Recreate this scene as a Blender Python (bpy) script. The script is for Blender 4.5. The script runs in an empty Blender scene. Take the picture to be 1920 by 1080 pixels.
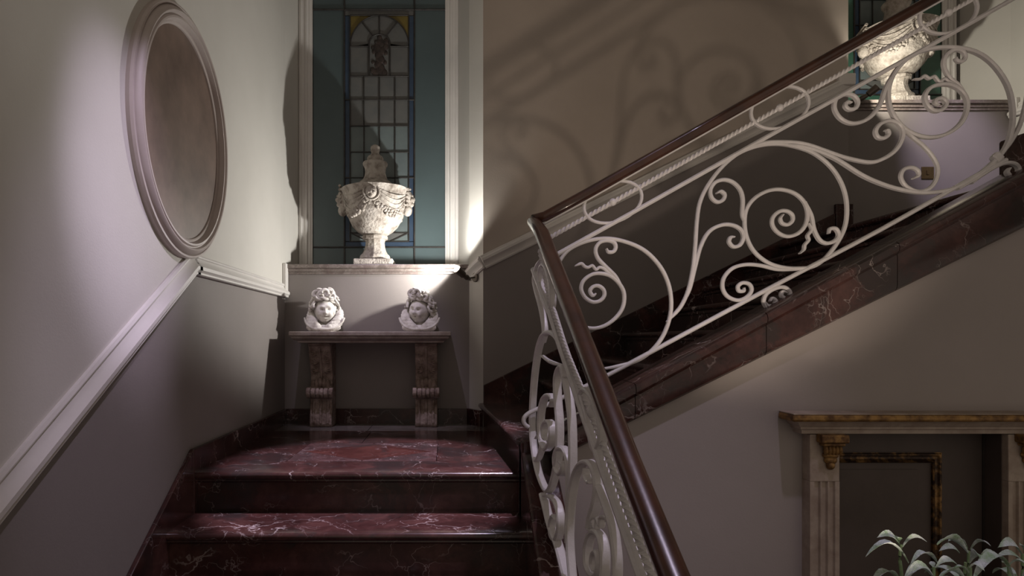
import bpy, math, random
from mathutils import Vector, Matrix
random.seed(7)
sc = bpy.context.scene
COL = sc.collection
EYE = 1.58                     # eye height above the hall floor; all heights below are given from the eye level

# ------------------------------------------------------------------ camera
cam = bpy.data.cameras.new('camera')
cam.sensor_width = 36.0
cam.lens = 1150 * 36 / 1920
cam.shift_x = 120 / 1920
cam.shift_y = 95 / 1920
cam.clip_start = 0.05
cam_o = bpy.data.objects.new('camera', cam)
COL.objects.link(cam_o)
cam_o.location = (0, 0, EYE)
cam_o.rotation_euler = (math.pi / 2, 0, 0)
sc.camera = cam_o

# ------------------------------------------------------------------ world, exposure, large lights
w = bpy.data.worlds.new('world')
sc.world = w
w.use_nodes = True
w.node_tree.nodes['Background'].inputs[0].default_value = (1.0, 0.84, 0.70, 1)
w.node_tree.nodes['Background'].inputs[1].default_value = 0.33
sc.view_settings.view_transform = 'Standard'
sc.view_settings.look = 'None'
sc.view_settings.gamma = 1.0
sc.view_settings.use_curve_mapping = False
sc.view_settings.exposure = 0.0


def spot(name, loc, aim, watts, color, size, blend=0.4, radius=0.03):
    l = bpy.data.lights.new(name, 'SPOT')
    l.energy = watts
    l.color = color
    l.spot_size = math.radians(size)
    l.spot_blend = blend
    l.shadow_soft_size = radius
    o = bpy.data.objects.new(name, l)
    COL.objects.link(o)
    a = Vector((loc[0], loc[1], loc[2] + EYE))
    b = Vector((aim[0], aim[1], aim[2] + EYE))
    o.location = a
    o.rotation_euler = (b - a).to_track_quat('-Z', 'Y').to_euler()
    return o


LAV = (0.88, 0.76, 1.0)
CEIL = 3.6
# recessed ceiling spots of the stair hall (their housings are built with the ceiling)
CEIL_SPOTS = [
    ((0.50, 2.98, CEIL - .02), (-0.36, 3.14, -0.63), 1450, LAV, 21, .35, .03),
    ((1.30, 1.45, CEIL - .02), (-1.21, 2.33, 0.52), 700, LAV, 14, 1.0, .05),
    ((3.10, 2.90, CEIL - .02), (4.02, 4.85, 1.45), 300, LAV, 19, .9, .04),
    ((1.20, 1.20, CEIL - .02), (0.62, 2.05, -0.30), 230, LAV, 40, 1.0, .05),
    ((-0.75, 2.70, CEIL - .02), (-0.52, 4.40, 0.00), 240, LAV, 20, .9, .03),
    ((0.70, 1.60, CEIL - .02), (-1.21, 2.15, -0.40), 260, LAV, 18, 1.0, .05),
]
for i, a in enumerate(CEIL_SPOTS):
    spot('ceiling_spot_light', *a)


# ------------------------------------------------------------------ materials
def newmat(name):
    m = bpy.data.materials.new(name)
    m.use_nodes = True
    nt = m.node_tree
    return m, nt, nt.nodes['Principled BSDF']


def N(nt, kind, **kw):
    n = nt.nodes.new(kind)
    for k, v in kw.items():
        if k in n.inputs:
            n.inputs[k].default_value = v
        else:
            setattr(n, k, v)
    return n


def ramp(nt, stops):
    r = nt.nodes.new('ShaderNodeValToRGB')
    el = r.color_ramp.elements
    while len(el) < len(stops):
        el.new(0.5)
    for e, (p, c) in zip(el, stops):
        e.position = p
        e.color = (c[0], c[1], c[2], 1)
    return r


def noisy(name, c1, c2, scale=6, rough=.6, bump=0.0, bscale=60, metallic=0, detail=6, lo=.35, hi=.65, coat=0):
    m, nt, p = newmat(name)
    geo = N(nt, 'ShaderNodeNewGeometry')
    n = N(nt, 'ShaderNodeTexNoise', Scale=scale, Detail=detail, Roughness=.6)
    nt.links.new(geo.outputs['Position'], n.inputs['Vector'])
    r = ramp(nt, [(lo, c1), (hi, c2)])
    nt.links.new(n.outputs['Fac'], r.inputs['Fac'])
    nt.links.new(r.outputs['Color'], p.inputs['Base Color'])
    p.inputs['Roughness'].default_value = rough
    p.inputs['Metallic'].default_value = metallic
    p.inputs['Coat Weight'].default_value = coat
    if bump:
        b = N(nt, 'ShaderNodeTexNoise', Scale=bscale, Detail=5)
        nt.links.new(geo.outputs['Position'], b.inputs['Vector'])
        bn = N(nt, 'ShaderNodeBump', Strength=bump, Distance=.01)
        nt.links.new(b.outputs['Fac'], bn.inputs['Height'])
        nt.links.new(bn.outputs['Normal'], p.inputs['Normal'])
    return m


def marble(name, dark, mid, light, vein, scale=1.0, rough=.16, vein_amt=1.0):
    m, nt, p = newmat(name)
    geo = N(nt, 'ShaderNodeNewGeometry')
    warp = N(nt, 'ShaderNodeTexNoise', Scale=2.6 * scale, Detail=5, Roughness=.6)
    nt.links.new(geo.outputs['Position'], warp.inputs['Vector'])
    mx = N(nt, 'ShaderNodeMix', data_type='VECTOR')
    mx.inputs['Factor'].default_value = .30
    nt.links.new(geo.outputs['Position'], mx.inputs[4])
    nt.links.new(warp.outputs['Color'], mx.inputs[5])
    body = N(nt, 'ShaderNodeTexNoise', Scale=7 * scale, Detail=8, Roughness=.65)
    nt.links.new(mx.outputs[1], body.inputs['Vector'])
    rb = ramp(nt, [(.28, dark), (.5, mid), (.72, light)])
    nt.links.new(body.outputs['Fac'], rb.inputs['Fac'])
    col = rb.outputs['Color']
    gp = N(nt, 'ShaderNodeTexNoise', Scale=3.3 * scale, Detail=6, Roughness=.7)
    nt.links.new(mx.outputs[1], gp.inputs['Vector'])
    rg = ramp(nt, [(.50, (0, 0, 0)), (.60, (.85, .85, .85))])
    nt.links.new(gp.outputs['Fac'], rg.inputs['Fac'])
    cg = N(nt, 'ShaderNodeMix', data_type='RGBA')
    nt.links.new(rg.outputs['Color'], cg.inputs['Factor'])
    nt.links.new(col, cg.inputs[6])
    gr = sum(mid) / 3
    cg.inputs[7].default_value = (gr * .95, gr * .70, gr * .66, 1)
    col = cg.outputs[2]
    for sc_, wd, amt in ((4.2, .013, .75), (11.0, .016, .40)):
        v = N(nt, 'ShaderNodeTexVoronoi', feature='DISTANCE_TO_EDGE', Scale=sc_ * scale)
        nt.links.new(mx.outputs[1], v.inputs['Vector'])
        rv = ramp(nt, [(0.0, (1, 1, 1)), (wd, (0, 0, 0))])
        nt.links.new(v.outputs['Distance'], rv.inputs['Fac'])
        msk = N(nt, 'ShaderNodeTexNoise', Scale=3.1 * scale + sc_ * .2, Detail=3)
        nt.links.new(geo.outputs['Position'], msk.inputs['Vector'])
        rm = ramp(nt, [(.47, (0, 0, 0)), (.66, (1, 1, 1))])
        nt.links.new(msk.outputs['Fac'], rm.inputs['Fac'])
        mu = N(nt, 'ShaderNodeMath', operation='MULTIPLY')
        nt.links.new(rv.outputs['Color'], mu.inputs[0])
        nt.links.new(rm.outputs['Color'], mu.inputs[1])
        m2 = N(nt, 'ShaderNodeMath', operation='MULTIPLY')
        nt.links.new(mu.outputs[0], m2.inputs[0])
        m2.inputs[1].default_value = amt * vein_amt
        c = N(nt, 'ShaderNodeMix', data_type='RGBA')
        nt.links.new(m2.outputs[0], c.inputs['Factor'])
        nt.links.new(col, c.inputs[6])
        c.inputs[7].default_value = (*vein, 1)
        col = c.outputs[2]
    nt.links.new(col, p.inputs['Base Color'])
    p.inputs['Roughness'].default_value = rough
    return m


M = {}
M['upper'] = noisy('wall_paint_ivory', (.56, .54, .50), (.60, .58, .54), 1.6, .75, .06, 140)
M['dado'] = noisy('wall_paint_mauve_grey', (.225, .200, .190), (.245, .218, .208), 1.6, .75, .05, 140)
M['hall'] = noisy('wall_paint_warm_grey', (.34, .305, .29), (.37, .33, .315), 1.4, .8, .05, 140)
M['trim'] = noisy('trim_paint', (.60, .575, .55), (.64, .615, .59), 5, .5, .03, 90)
M['ivory_dim'] = noisy('flight_wall_ivory_dimmed', (.40, .345, .30), (.44, .38, .33), 1.2, .8, .05, 140)  # ivory paint darkened and browned: the dim warm light is in the colour
M['marble'] = marble('red_marble', (.013, .0055, .005), (.046, .0185, .0165), (.095, .043, .037), (.58, .50, .48), 1.0, .18, 1.0)
M['marble_b'] = marble('red_marble_lozenge', (.03, .010, .009), (.070, .023, .019), (.11, .040, .032), (.6, .5, .48), 1.4, .16, .5)
M['marble_c'] = marble('veined_mauve_marble', (.03, .014, .013), (.068, .034, .032), (.12, .07, .066), (.62, .54, .52), 2.2, .18, 1.3)
M['marble_g'] = marble('grey_marble', (.10, .085, .08), (.16, .14, .13), (.21, .19, .18), (.45, .4, .4), 1.2, .2, .5)
M['sill'] = marble('sill_marble', (.10, .075, .065), (.20, .165, .15), (.33, .29, .27), (.72, .68, .64), 3.0, .3, 1.0)
M['iron'] = noisy('white_painted_iron', (.62, .60, .60), (.70, .68, .68), 20, .38, .10, 120)
M['wood'] = noisy('dark_mahogany', (.030, .010, .005), (.060, .020, .009), 9, .28, .02, 60, coat=.4)
M['stone'] = noisy('weathered_stone', (.17, .14, .115), (.44, .40, .36), 16, .9, .9, 55, lo=.30, hi=.56)
M['stone_white'] = noisy('plaster_white_stone', (.42, .38, .35), (.70, .67, .64), 22, .8, .15, 90, lo=.3, hi=.55)
M['stone_brown'] = noisy('aged_brown_stone', (.13, .085, .065), (.38, .30, .27), 18, .8, .7, 60, lo=.32, hi=.68)
M['table_top'] = noisy('aged_table_stone', (.24, .19, .17), (.36, .31, .29), 14, .6, .3, 60)
M['lead'] = noisy('lead_came', (.030, .028, .026), (.055, .05, .048), 20, .5, .1, 80, metallic=.4)
M['teal'] = noisy('teal_glass', (.066, .092, .098), (.074, .104, .110), 3, .28)
M['aqua'] = noisy('pale_aqua_glass', (.11, .135, .14), (.13, .16, .16), 9, .3, .12, 30)
M['clear'] = noisy('grey_glass', (.10, .105, .105), (.125, .125, .12), 9, .3, .12, 30)
M['blue'] = noisy('blue_glass', (.028, .048, .085), (.038, .062, .10), 8, .25)
M['ochre'] = noisy('ochre_glass', (.12, .09, .015), (.17, .125, .03), 8, .3)
M['green'] = noisy('green_glass', (.03, .085, .06), (.045, .11, .08), 4, .28)
M['figure'] = noisy('dark_figure_glass', (.015, .011, .010), (.05, .035, .03), 30, .4)
M['plaster'] = noisy('mottled_brown_plaster', (.120, .080, .062), (.20, .138, .108), 4.5, .55, .08, 20, lo=.35, hi=.65)
M['frame'] = noisy('oval_frame_paint', (.43, .37, .345), (.48, .42, .395), 5, .5, .03, 60)
M['lamp_metal'] = noisy('dark_bronze_metal', (.10, .085, .07), (.15, .125, .105), 20, .45, 0, metallic=.5)
M['lens'] = noisy('lamp_lens', (.7, .7, .66), (.75, .75, .7), 5, .2)
M['gold'] = noisy('worn_gilding', (.10, .05, .022), (.36, .21, .07), 22, .45, .3, 60, metallic=.55, lo=.35, hi=.6)
M['gilt'] = noisy('dulled_gilding', (.030, .016, .010), (.30, .17, .06), 26, .4, .3, 60, metallic=.5, lo=.45, hi=.66)
M['cream'] = noisy('worn_cream_paint', (.30, .235, .19), (.42, .35, .29), 14, .6, .15, 60)
M['panel'] = noisy('dark_taupe_board', (.070, .054, .047), (.088, .068, .060), 4, .6, .05, 60)
M['leaf'] = noisy('downy_leaf', (.24, .36, .22), (.56, .62, .64), 30, .8, .5, 220, lo=.38, hi=.62)
M['stem'] = noisy('plant_stem', (.14, .22, .10), (.25, .34, .18), 20, .7)
M['pot'] = noisy('terracotta', (.22, .10, .06), (.32, .16, .10), 12, .8, .2, 60)
M['soil'] = noisy('soil', (.02, .014, .01), (.05, .035, .025), 40, .95, .6, 80)
M['brass'] = noisy('brass_plate', (.12, .085, .04), (.17, .12, .06), 10, .35, 0, metallic=.7)
M['ceiling'] = noisy('ceiling_paint', (.50, .47, .43), (.53, .50, .46), 2, .85)
M['floor'] = marble('hall_floor_marble', (.08, .055, .045), (.14, .10, .085), (.20, .15, .13), (.4, .34, .3), 1.0, .22, .4)
M['dark'] = noisy('firebox_black', (.018, .014, .012), (.03, .024, .02), 8, .8)


# ------------------------------------------------------------------ mesh helpers (coordinates: x right, y away, z from eye level)
class MB:
    def __init__(s):
        s.v = []
        s.f = []

    def add(s, vs, fs):
        o = len(s.v)
        s.v += [tuple(p) for p in vs]
        s.f += [tuple(i + o for i in f) for f in fs]
        return s

    def box(s, x0, x1, y0, y1, z0, z1):
        vs = [(x, y, z) for z in (z0, z1) for y in (y0, y1) for x in (x0, x1)]
        return s.add(vs, [(0, 2, 3, 1), (4, 5, 7, 6), (0, 1, 5, 4), (2, 6, 7, 3), (0, 4, 6, 2), (1, 3, 7, 5)])

    def prism(s, poly, d):
        """poly: 3-D planar outline, extruded by the vector d"""
        n = len(poly)
        d = Vector(d)
        vs = [Vector(p) for p in poly] + [Vector(p) + d for p in poly]
        fs = [tuple(range(n))[::-1], tuple(range(n, 2 * n))]
        fs += [(i, (i + 1) % n, n + (i + 1) % n, n + i) for i in range(n)]
        return s.add(vs, fs)

    def lathe(s, prof, c, seg=32, sides=None, axis='z', mod=None):
        n = sides or seg
        vs = []
        for r, h in prof:
            for k in range(n):
                a = 2 * math.pi * (k + .5) / n
                rr = r * (mod(a, h) if mod else 1)
                vs.append((c[0] + rr * math.cos(a), c[1] + rr * math.sin(a), c[2] + h))
        fs = []
        m = len(prof)
        for j in range(m - 1):
            for k in range(n):
                fs.append((j * n + k, j * n + (k + 1) % n, (j + 1) * n + (k + 1) % n, (j + 1) * n + k))
        fs.append(tuple(range(n))[::-1])
        fs.append(tuple((m - 1) * n + k for k in range(n)))
        return s.add(vs, fs)

    def ball(s, c, r, nu=12, nv=8, fn=None):
        rx, ry, rz = r if isinstance(r, tuple) else (r, r, r)
        vs = []
        for j in range(nv + 1):
            t = math.pi * j / nv
            for i in range(nu):
                a = 2 * math.pi * i / nu
                d = Vector((math.sin(t) * math.cos(a), math.sin(t) * math.sin(a), math.cos(t)))
                k = fn(d) if fn else 1
                vs.append((c[0] + d.x * rx * k, c[1] + d.y * ry * k, c[2] + d.z * rz * k))
        fs = []
        for j in range(nv):
            for i in range(nu):
                fs.append((j * nu + i, (j + 1) * nu + i, (j + 1) * nu + (i + 1) % nu, j * nu + (i + 1) % nu))
        return s.add(vs, fs)

    def sweep(s, path, prof, nrm=None, closed=False, scale=None, twist=0.0, caps=True):
        """prof: list of (a, b); a along side = tangent x normal, b along normal. nrm: fixed normal for planar paths."""
        P = [Vector(p) for p in path]
        n = len(P)
        m = len(prof)
        vs = []
        for i in range(n):
            if closed:
                t0 = (P[i] - P[i - 1]).normalized()
                t1 = (P[(i + 1) % n] - P[i]).normalized()
            else:
                t0 = (P[i] - P[max(i - 1, 0)])
                t1 = (P[min(i + 1, n - 1)] - P[i])
                t0 = t0.normalized() if t0.length > 1e-9 else t1.normalized()
                t1 = t1.normalized() if t1.length > 1e-9 else t0
            t = (t0 + t1)
            t = t.normalized() if t.length > 1e-6 else t1
            nn = Vector(nrm) if nrm is not None else Vector((0, 0, 1))
            side = t.cross(nn)
            if side.length < 1e-6:
                side = Vector((1, 0, 0))
            side.normalize()
            up = nn.normalized() if nrm is not None else side.cross(t).normalized()
            mit = 1 / max(.45, math.sqrt(max(0, (1 + t0.dot(t1)) / 2)))
            k = scale[i] if scale else 1
            c_, s_ = math.cos(twist * i), math.sin(twist * i)
            for a, b in prof:
                a2, b2 = a * c_ - b * s_, a * s_ + b * c_
                vs.append(P[i] + side * a2 * k * (mit if not twist else 1) + up * b2 * (k if twist else 1))
        fs = []
        for i in range(n if closed else n - 1):
            j = (i + 1) % n
            for q in range(m):
                fs.append((i * m + q, i * m + (q + 1) % m, j * m + (q + 1) % m, j * m + q))
        if not closed and caps:
            fs.append(tuple(range(m))[::-1])
            fs.append(tuple((n - 1) * m + q for q in range(m)))
        return s.add(vs, fs)

    def disc_cyl(s, a, b, r0, r1=None, seg=20):
        a, b = Vector(a), Vector(b)
        r1 = r0 if r1 is None else r1
        t = (b - a).normalized()
        u = t.cross(Vector((0, 0, 1)))
        u = u.normalized() if u.length > 1e-4 else Vector((1, 0, 0))
        v = t.cross(u)
        vs = []
        for c, r in ((a, r0), (b, r1)):
            for k in range(seg):
                q = 2 * math.pi * k / seg
                vs.append(c + u * r * math.cos(q) + v * r * math.sin(q))
        fs = [(k, (k + 1) % seg, seg + (k + 1) % seg, seg + k) for k in range(seg)]
        fs += [tuple(range(seg))[::-1], tuple(range(seg, 2 * seg))]
        return s.add(vs, fs)

    def build(s, name, mat, parent=None, smooth=0, bevel=0, sub=0):
        me = bpy.data.meshes.new(name)
        off = parent['_o'] if parent is not None and '_o' in parent else (0, 0, -EYE)
        me.from_pydata([(x - off[0], y - off[1], z - off[2]) for x, y, z in s.v], [], s.f)
        me.validate()
        import bmesh
        bm = bmesh.new()
        bm.from_mesh(me)
        bmesh.ops.recalc_face_normals(bm, faces=bm.faces)
        bm.to_mesh(me)
        bm.free()
        me.materials.append(M[mat])
        o = bpy.data.objects.new(name, me)
        COL.objects.link(o)
        if smooth:
            for p in me.polygons:
                p.use_smooth = True
            me.set_sharp_from_angle(angle=math.radians(smooth))
        if bevel:
            b = o.modifiers.new('bevel', 'BEVEL')
            b.width = bevel
            b.segments = 2
            b.limit_method = 'ANGLE'
        if sub:
            q = o.modifiers.new('sub', 'SUBSURF')
            q.levels = q.render_levels = sub
        if parent is not None:
            o.parent = parent
            o['_o'] = off
        return o


def thing(name, label, cat, loc, group=None, kind=None):
    o = bpy.data.objects.new(name, None)
    COL.objects.link(o)
    o.location = (loc[0], loc[1], loc[2] + EYE)
    o['_o'] = loc
    o['label'] = label
    if cat:
        o['category'] = cat
    if group:
        o['group'] = group
    if kind:
        o['kind'] = kind
    return o


def tag(o, label, cat=None, group=None, kind=None):
    o['label'] = label
    if cat:
        o['category'] = cat
    if group:
        o['group'] = group
    if kind:
        o['kind'] = kind
    return o


def struct(o, label, cat):
    return tag(o, label, cat, None, 'structure')


def catmull(pts, step=5):
    P = [Vector(p) for p in pts]
    out = []
    for i in range(len(P) - 1):
        p0 = P[i - 1] if i else P[0] * 2 - P[1]
        p1, p2 = P[i], P[i + 1]
        p3 = P[i + 2] if i + 2 < len(P) else P[-1] * 2 - P[-2]
        for k in range(step):
            t = k / step
            out.append(.5 * ((2 * p1) + (p2 - p0) * t + (2 * p0 - 5 * p1 + 4 * p2 - p3) * t * t + (3 * p1 - p0 - 3 * p2 + p3) * t ** 3))
    out.append(P[-1])
    return out


def rect(a, b, c=.25):
    """bevelled bar section, half sizes a, b"""
    k = min(a, b) * c * 2
    return [(-a, -b + k), (-a + k, -b), (a - k, -b), (a, -b + k), (a, b - k), (a - k, b), (-a + k, b), (-a, b - k)]


def circ(r, n=10, ry=None):
    ry = ry or r
    return [(r * math.cos(2 * math.pi * k / n), ry * math.sin(2 * math.pi * k / n)) for k in range(n)]


# ------------------------------------------------------------------ plan of the place
LX = -1.21                       # left wall
LAND = -0.63                     # half landing
YB = 4.55                        # parapet under the sill
YW = 4.88                        # window plane
LE = 2.90                        # front edge of the landing
R1, T1 = .19, .30                # lower flight
R2, T2 = .1683, .31              # upper flight
UP = LAND + 8 * R2               # upper landing
SILL = .549
SILL2 = 1.877
YI, YO = 2.83, 2.62              # inner and outer face of the open stringer
HALL = -EYE


def wallY(x):                    # face of the wall along the upper flight
    return 4.40 + .123 * (x - .2525)


def nosing_x(i):
    return T2 * (.159 + i)


def railz_left(y):
    return .352 if y >= 2.878 else max(-.46, .352 - .625 * (2.878 - y))


def railz_flight(x):
    return .548 + .503 * (x - .2525)


# ---- hall floor and ceiling
fl = thing('floor_hall', 'dark marble floor of the stair hall', 'floor', (0, 0, HALL), kind='structure')
for i in range(-2, 8):
    for j in range(-2, 5):
        x0, y0 = i * .62 - .0, j * .62 - .6
        if x0 + .62 > 4.4 or (x0 < .45 and y0 + .62 > 1.72) or y0 + .3 > 2.62 or x0 < -1.25:
            continue
        MB().box(x0 + .002, x0 + .618, y0 + .002, min(y0 + .618, 2.64), HALL - .03, HALL).build('tile', 'floor', fl)
MB().box(-1.4, 4.6, -1.4, 5.4, HALL - .15, HALL - .008).build('screed', 'marble_g', fl)
ce = struct(MB().box(-1.4, 4.7, -.6, 5.5, CEIL, CEIL + .1).build('ceiling', 'ceiling'), 'plain ceiling of the stair hall', 'ceiling')
for k, a in enumerate(CEIL_SPOTS):
    x, y, z = a[0]
    t = thing('recessed_spotlight', ['recessed spotlight above the half landing', 'recessed spotlight near the oval frame',
              'recessed spotlight above the upper landing', 'recessed spotlight above the mantelpiece', 'recessed spotlight aimed at the console table', 'recessed spotlight near the hall wall'][k], 'ceiling light', (x, y, CEIL), 'recessed ceiling spotlights')
    MB().lathe([(.045, .0), (.06, 0), (.062, -.006), (.045, -.004), (.045, 0)], (x, y, CEIL), 24).build('bezel', 'trim', t, 40)

# ---- left wall: ivory above the rail, mauve grey below
def YZ(pts, x):
    return [(x, y, z) for y, z in pts]


y_low = -.6
y_kn = 2.878 - (.352 + .46) / .625      # where the rail levels out along the hall
wl = struct(MB().prism(YZ([(y_low, -.46), (y_kn, -.46), (2.878, .352), (YB + .4, .352), (YB + .4, CEIL), (y_low, CEIL)], LX), (-.15, 0, 0)).build('wall_left', 'upper'),
            'ivory upper wall on the left with the oval frame', 'wall')
wl2 = struct(MB().prism(YZ([(y_low, -.46), (y_kn, -.46), (2.878, .352), (YB + .4, .352), (YB + .4, HALL), (y_low, HALL)], LX), (-.15, 0, 0)).build('wall_left_dado', 'dado'),
             'mauve grey dado below the sloping rail on the left', 'wall')

# moulding section: a is across (up), b is out of the wall
CHAIR = [(-.050, 0), (-.050, .012), (-.040, .018), (-.036, .018), (-.030, .012), (-.022, .014), (-.008, .022), (.004, .034), (.010, .040),
         (.026, .040), (.032, .034), (.038, .030), (.046, .030), (.050, .024), (.050, 0)]


def flip(pr):
    return [(-a, b) for a, b in pr]


def moulding(name, path, nrm, prof, mat='trim', parent=None):
    return MB().sweep(path, prof, nrm=nrm).build(name, mat, parent, 30)


# trims: tangent x normal must point up for 'a' to be up
struct(moulding('trim_1', [(LX, 2.93, .352), (LX, 2.878, .352), (LX, y_kn, -.46), (LX, y_low, -.46)], (1, 0, 0), flip(CHAIR)), 'sloping ivory chair rail on the left wall', 'chair rail')
struct(moulding('trim_2', [(LX, 2.90, .352), (LX, YB - .012, .352)], (1, 0, 0), CHAIR), 'level ivory chair rail at the landing corner', 'chair rail')
struct(MB().box(LX, LX + .028, YB - .075, YB - .006, .302, SILL + .004).build('trim_3', 'trim', None, 0, .006), 'short upright moulding between rail and sill', 'moulding')

# red marble skirting of the left wall
sk = thing('baseboard_left', 'red marble skirting stepping up the left wall', 'skirting', (LX, 2.9, LAND), kind='structure')
MB().prism(YZ([(2.872, LAND + .112), (YB, LAND + .112), (YB, LAND - .30), (2.872, LAND - .30)], LX), (.022, 0, 0)).build('skirting_slab', 'marble', sk, 0, .004)
sl = .655
lowy = 1.62
MB().prism(YZ([(2.870, LAND + .112), (lowy, LAND + .112 - sl * (2.870 - lowy)), (lowy, HALL), (lowy + .2, HALL), (2.870, LAND - .25)], LX), (.022, 0, 0)).build('skirting_slab', 'marble', sk, 0, .004)

# ---- parapet under the sill, splayed reveals, window wall
SPL = [(.2525, 4.40), (.158, YB), (.078, YW)]
struct(MB().box(LX, SPL[1][0] + .04, YB, YW, LAND - .2, SILL - .05).build('wall_back', 'dado'), 'grey parapet wall behind the console table', 'wall')
m = MB()
o = [SPL[0], SPL[1], SPL[2], (SPL[2][0] + .1, YW + .1), (.5, YW + .1), (.5, 4.44)]
m.prism([(x, y, LAND - .2) for x, y in o], (0, 0, CEIL - LAND + .2))
struct(m.build('wall_splay', 'upper'), 'narrow splayed ivory wall carrying the lower spotlight', 'wall')
m = MB()
m.prism([(LX, YB, SILL), (LX + .028, YW, SILL), (LX - .1, YW + .1, SILL), (LX - .1, YB, SILL)], (0, 0, CEIL - SILL))
struct(m.build('wall_splay_left', 'upper'), 'narrow ivory return left of the leaded window', 'wall')
struct(MB().box(LX - .1, .3, YW + .06, YW + .2, SILL - .1, CEIL).build('wall_window', 'dark'), 'dark wall behind the leaded window', 'wall')
# marble sill
SP = [(0, -.068), (0, -.012), (-.006, -.006), (-.006, 0), (.0, 0)]
s = thing('window_sill', 'veined marble sill under the lower leaded window', 'sill', (-.5, YB, SILL - .07))
MB().prism([(LX + .02, YB - .035, SILL - .030), (SPL[1][0] - .005, YB - .035, SILL - .030), (SPL[2][0], YW - .0, SILL - .030), (LX + .03, YW, SILL - .030)], (0, 0, .030)).build('sill_slab', 'sill', s, 0, .006)
MB().box(LX + .02, SPL[1][0] - .012, YB - .020, YB + .02, SILL - .055, SILL - .030).build('sill_moulding', 'sill', s, 0, .004)
MB().box(LX + .02, SPL[1][0] - .018, YB - .012, YB + .02, SILL - .072, SILL - .055).build('sill_moulding', 'sill', s, 0, .003)
# skirting of the parapet and the splay
sb = thing('baseboard_back', 'dark red marble skirting behind the console table', 'skirting', (-.5, YB, LAND), kind='structure')
MB().box(LX + .02, SPL[1][0], YB - .02, YB, LAND - .02, LAND + .112).build('skirting_slab', 'marble', sb, 0, .004)
m = MB()
m.prism([(SPL[1][0] - .02, YB - .02, LAND - .02), (SPL[0][0] - .03, 4.39, LAND - .02), (SPL[0][0], 4.40, LAND - .02), (SPL[1][0], YB, LAND - .02)], (0, 0, .135))
m.build('skirting_slab', 'marble', sb, 0, .004)


# ---- leaded windows
def arch(cx, z0, r, n=16):
    return [(cx - r * math.cos(math.pi * k / n), z0 + r * math.sin(math.pi * k / n)) for k in range(n + 1)]


TRIMP = [(-.052, 0), (-.052, .030), (-.040, .036), (-.030, .036), (-.026, .026), (-.010, .024), (0, .030), (.012, .030), (.018, .018), (.036, .016), (.044, .010), (.052, .010), (.052, 0)]


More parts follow.
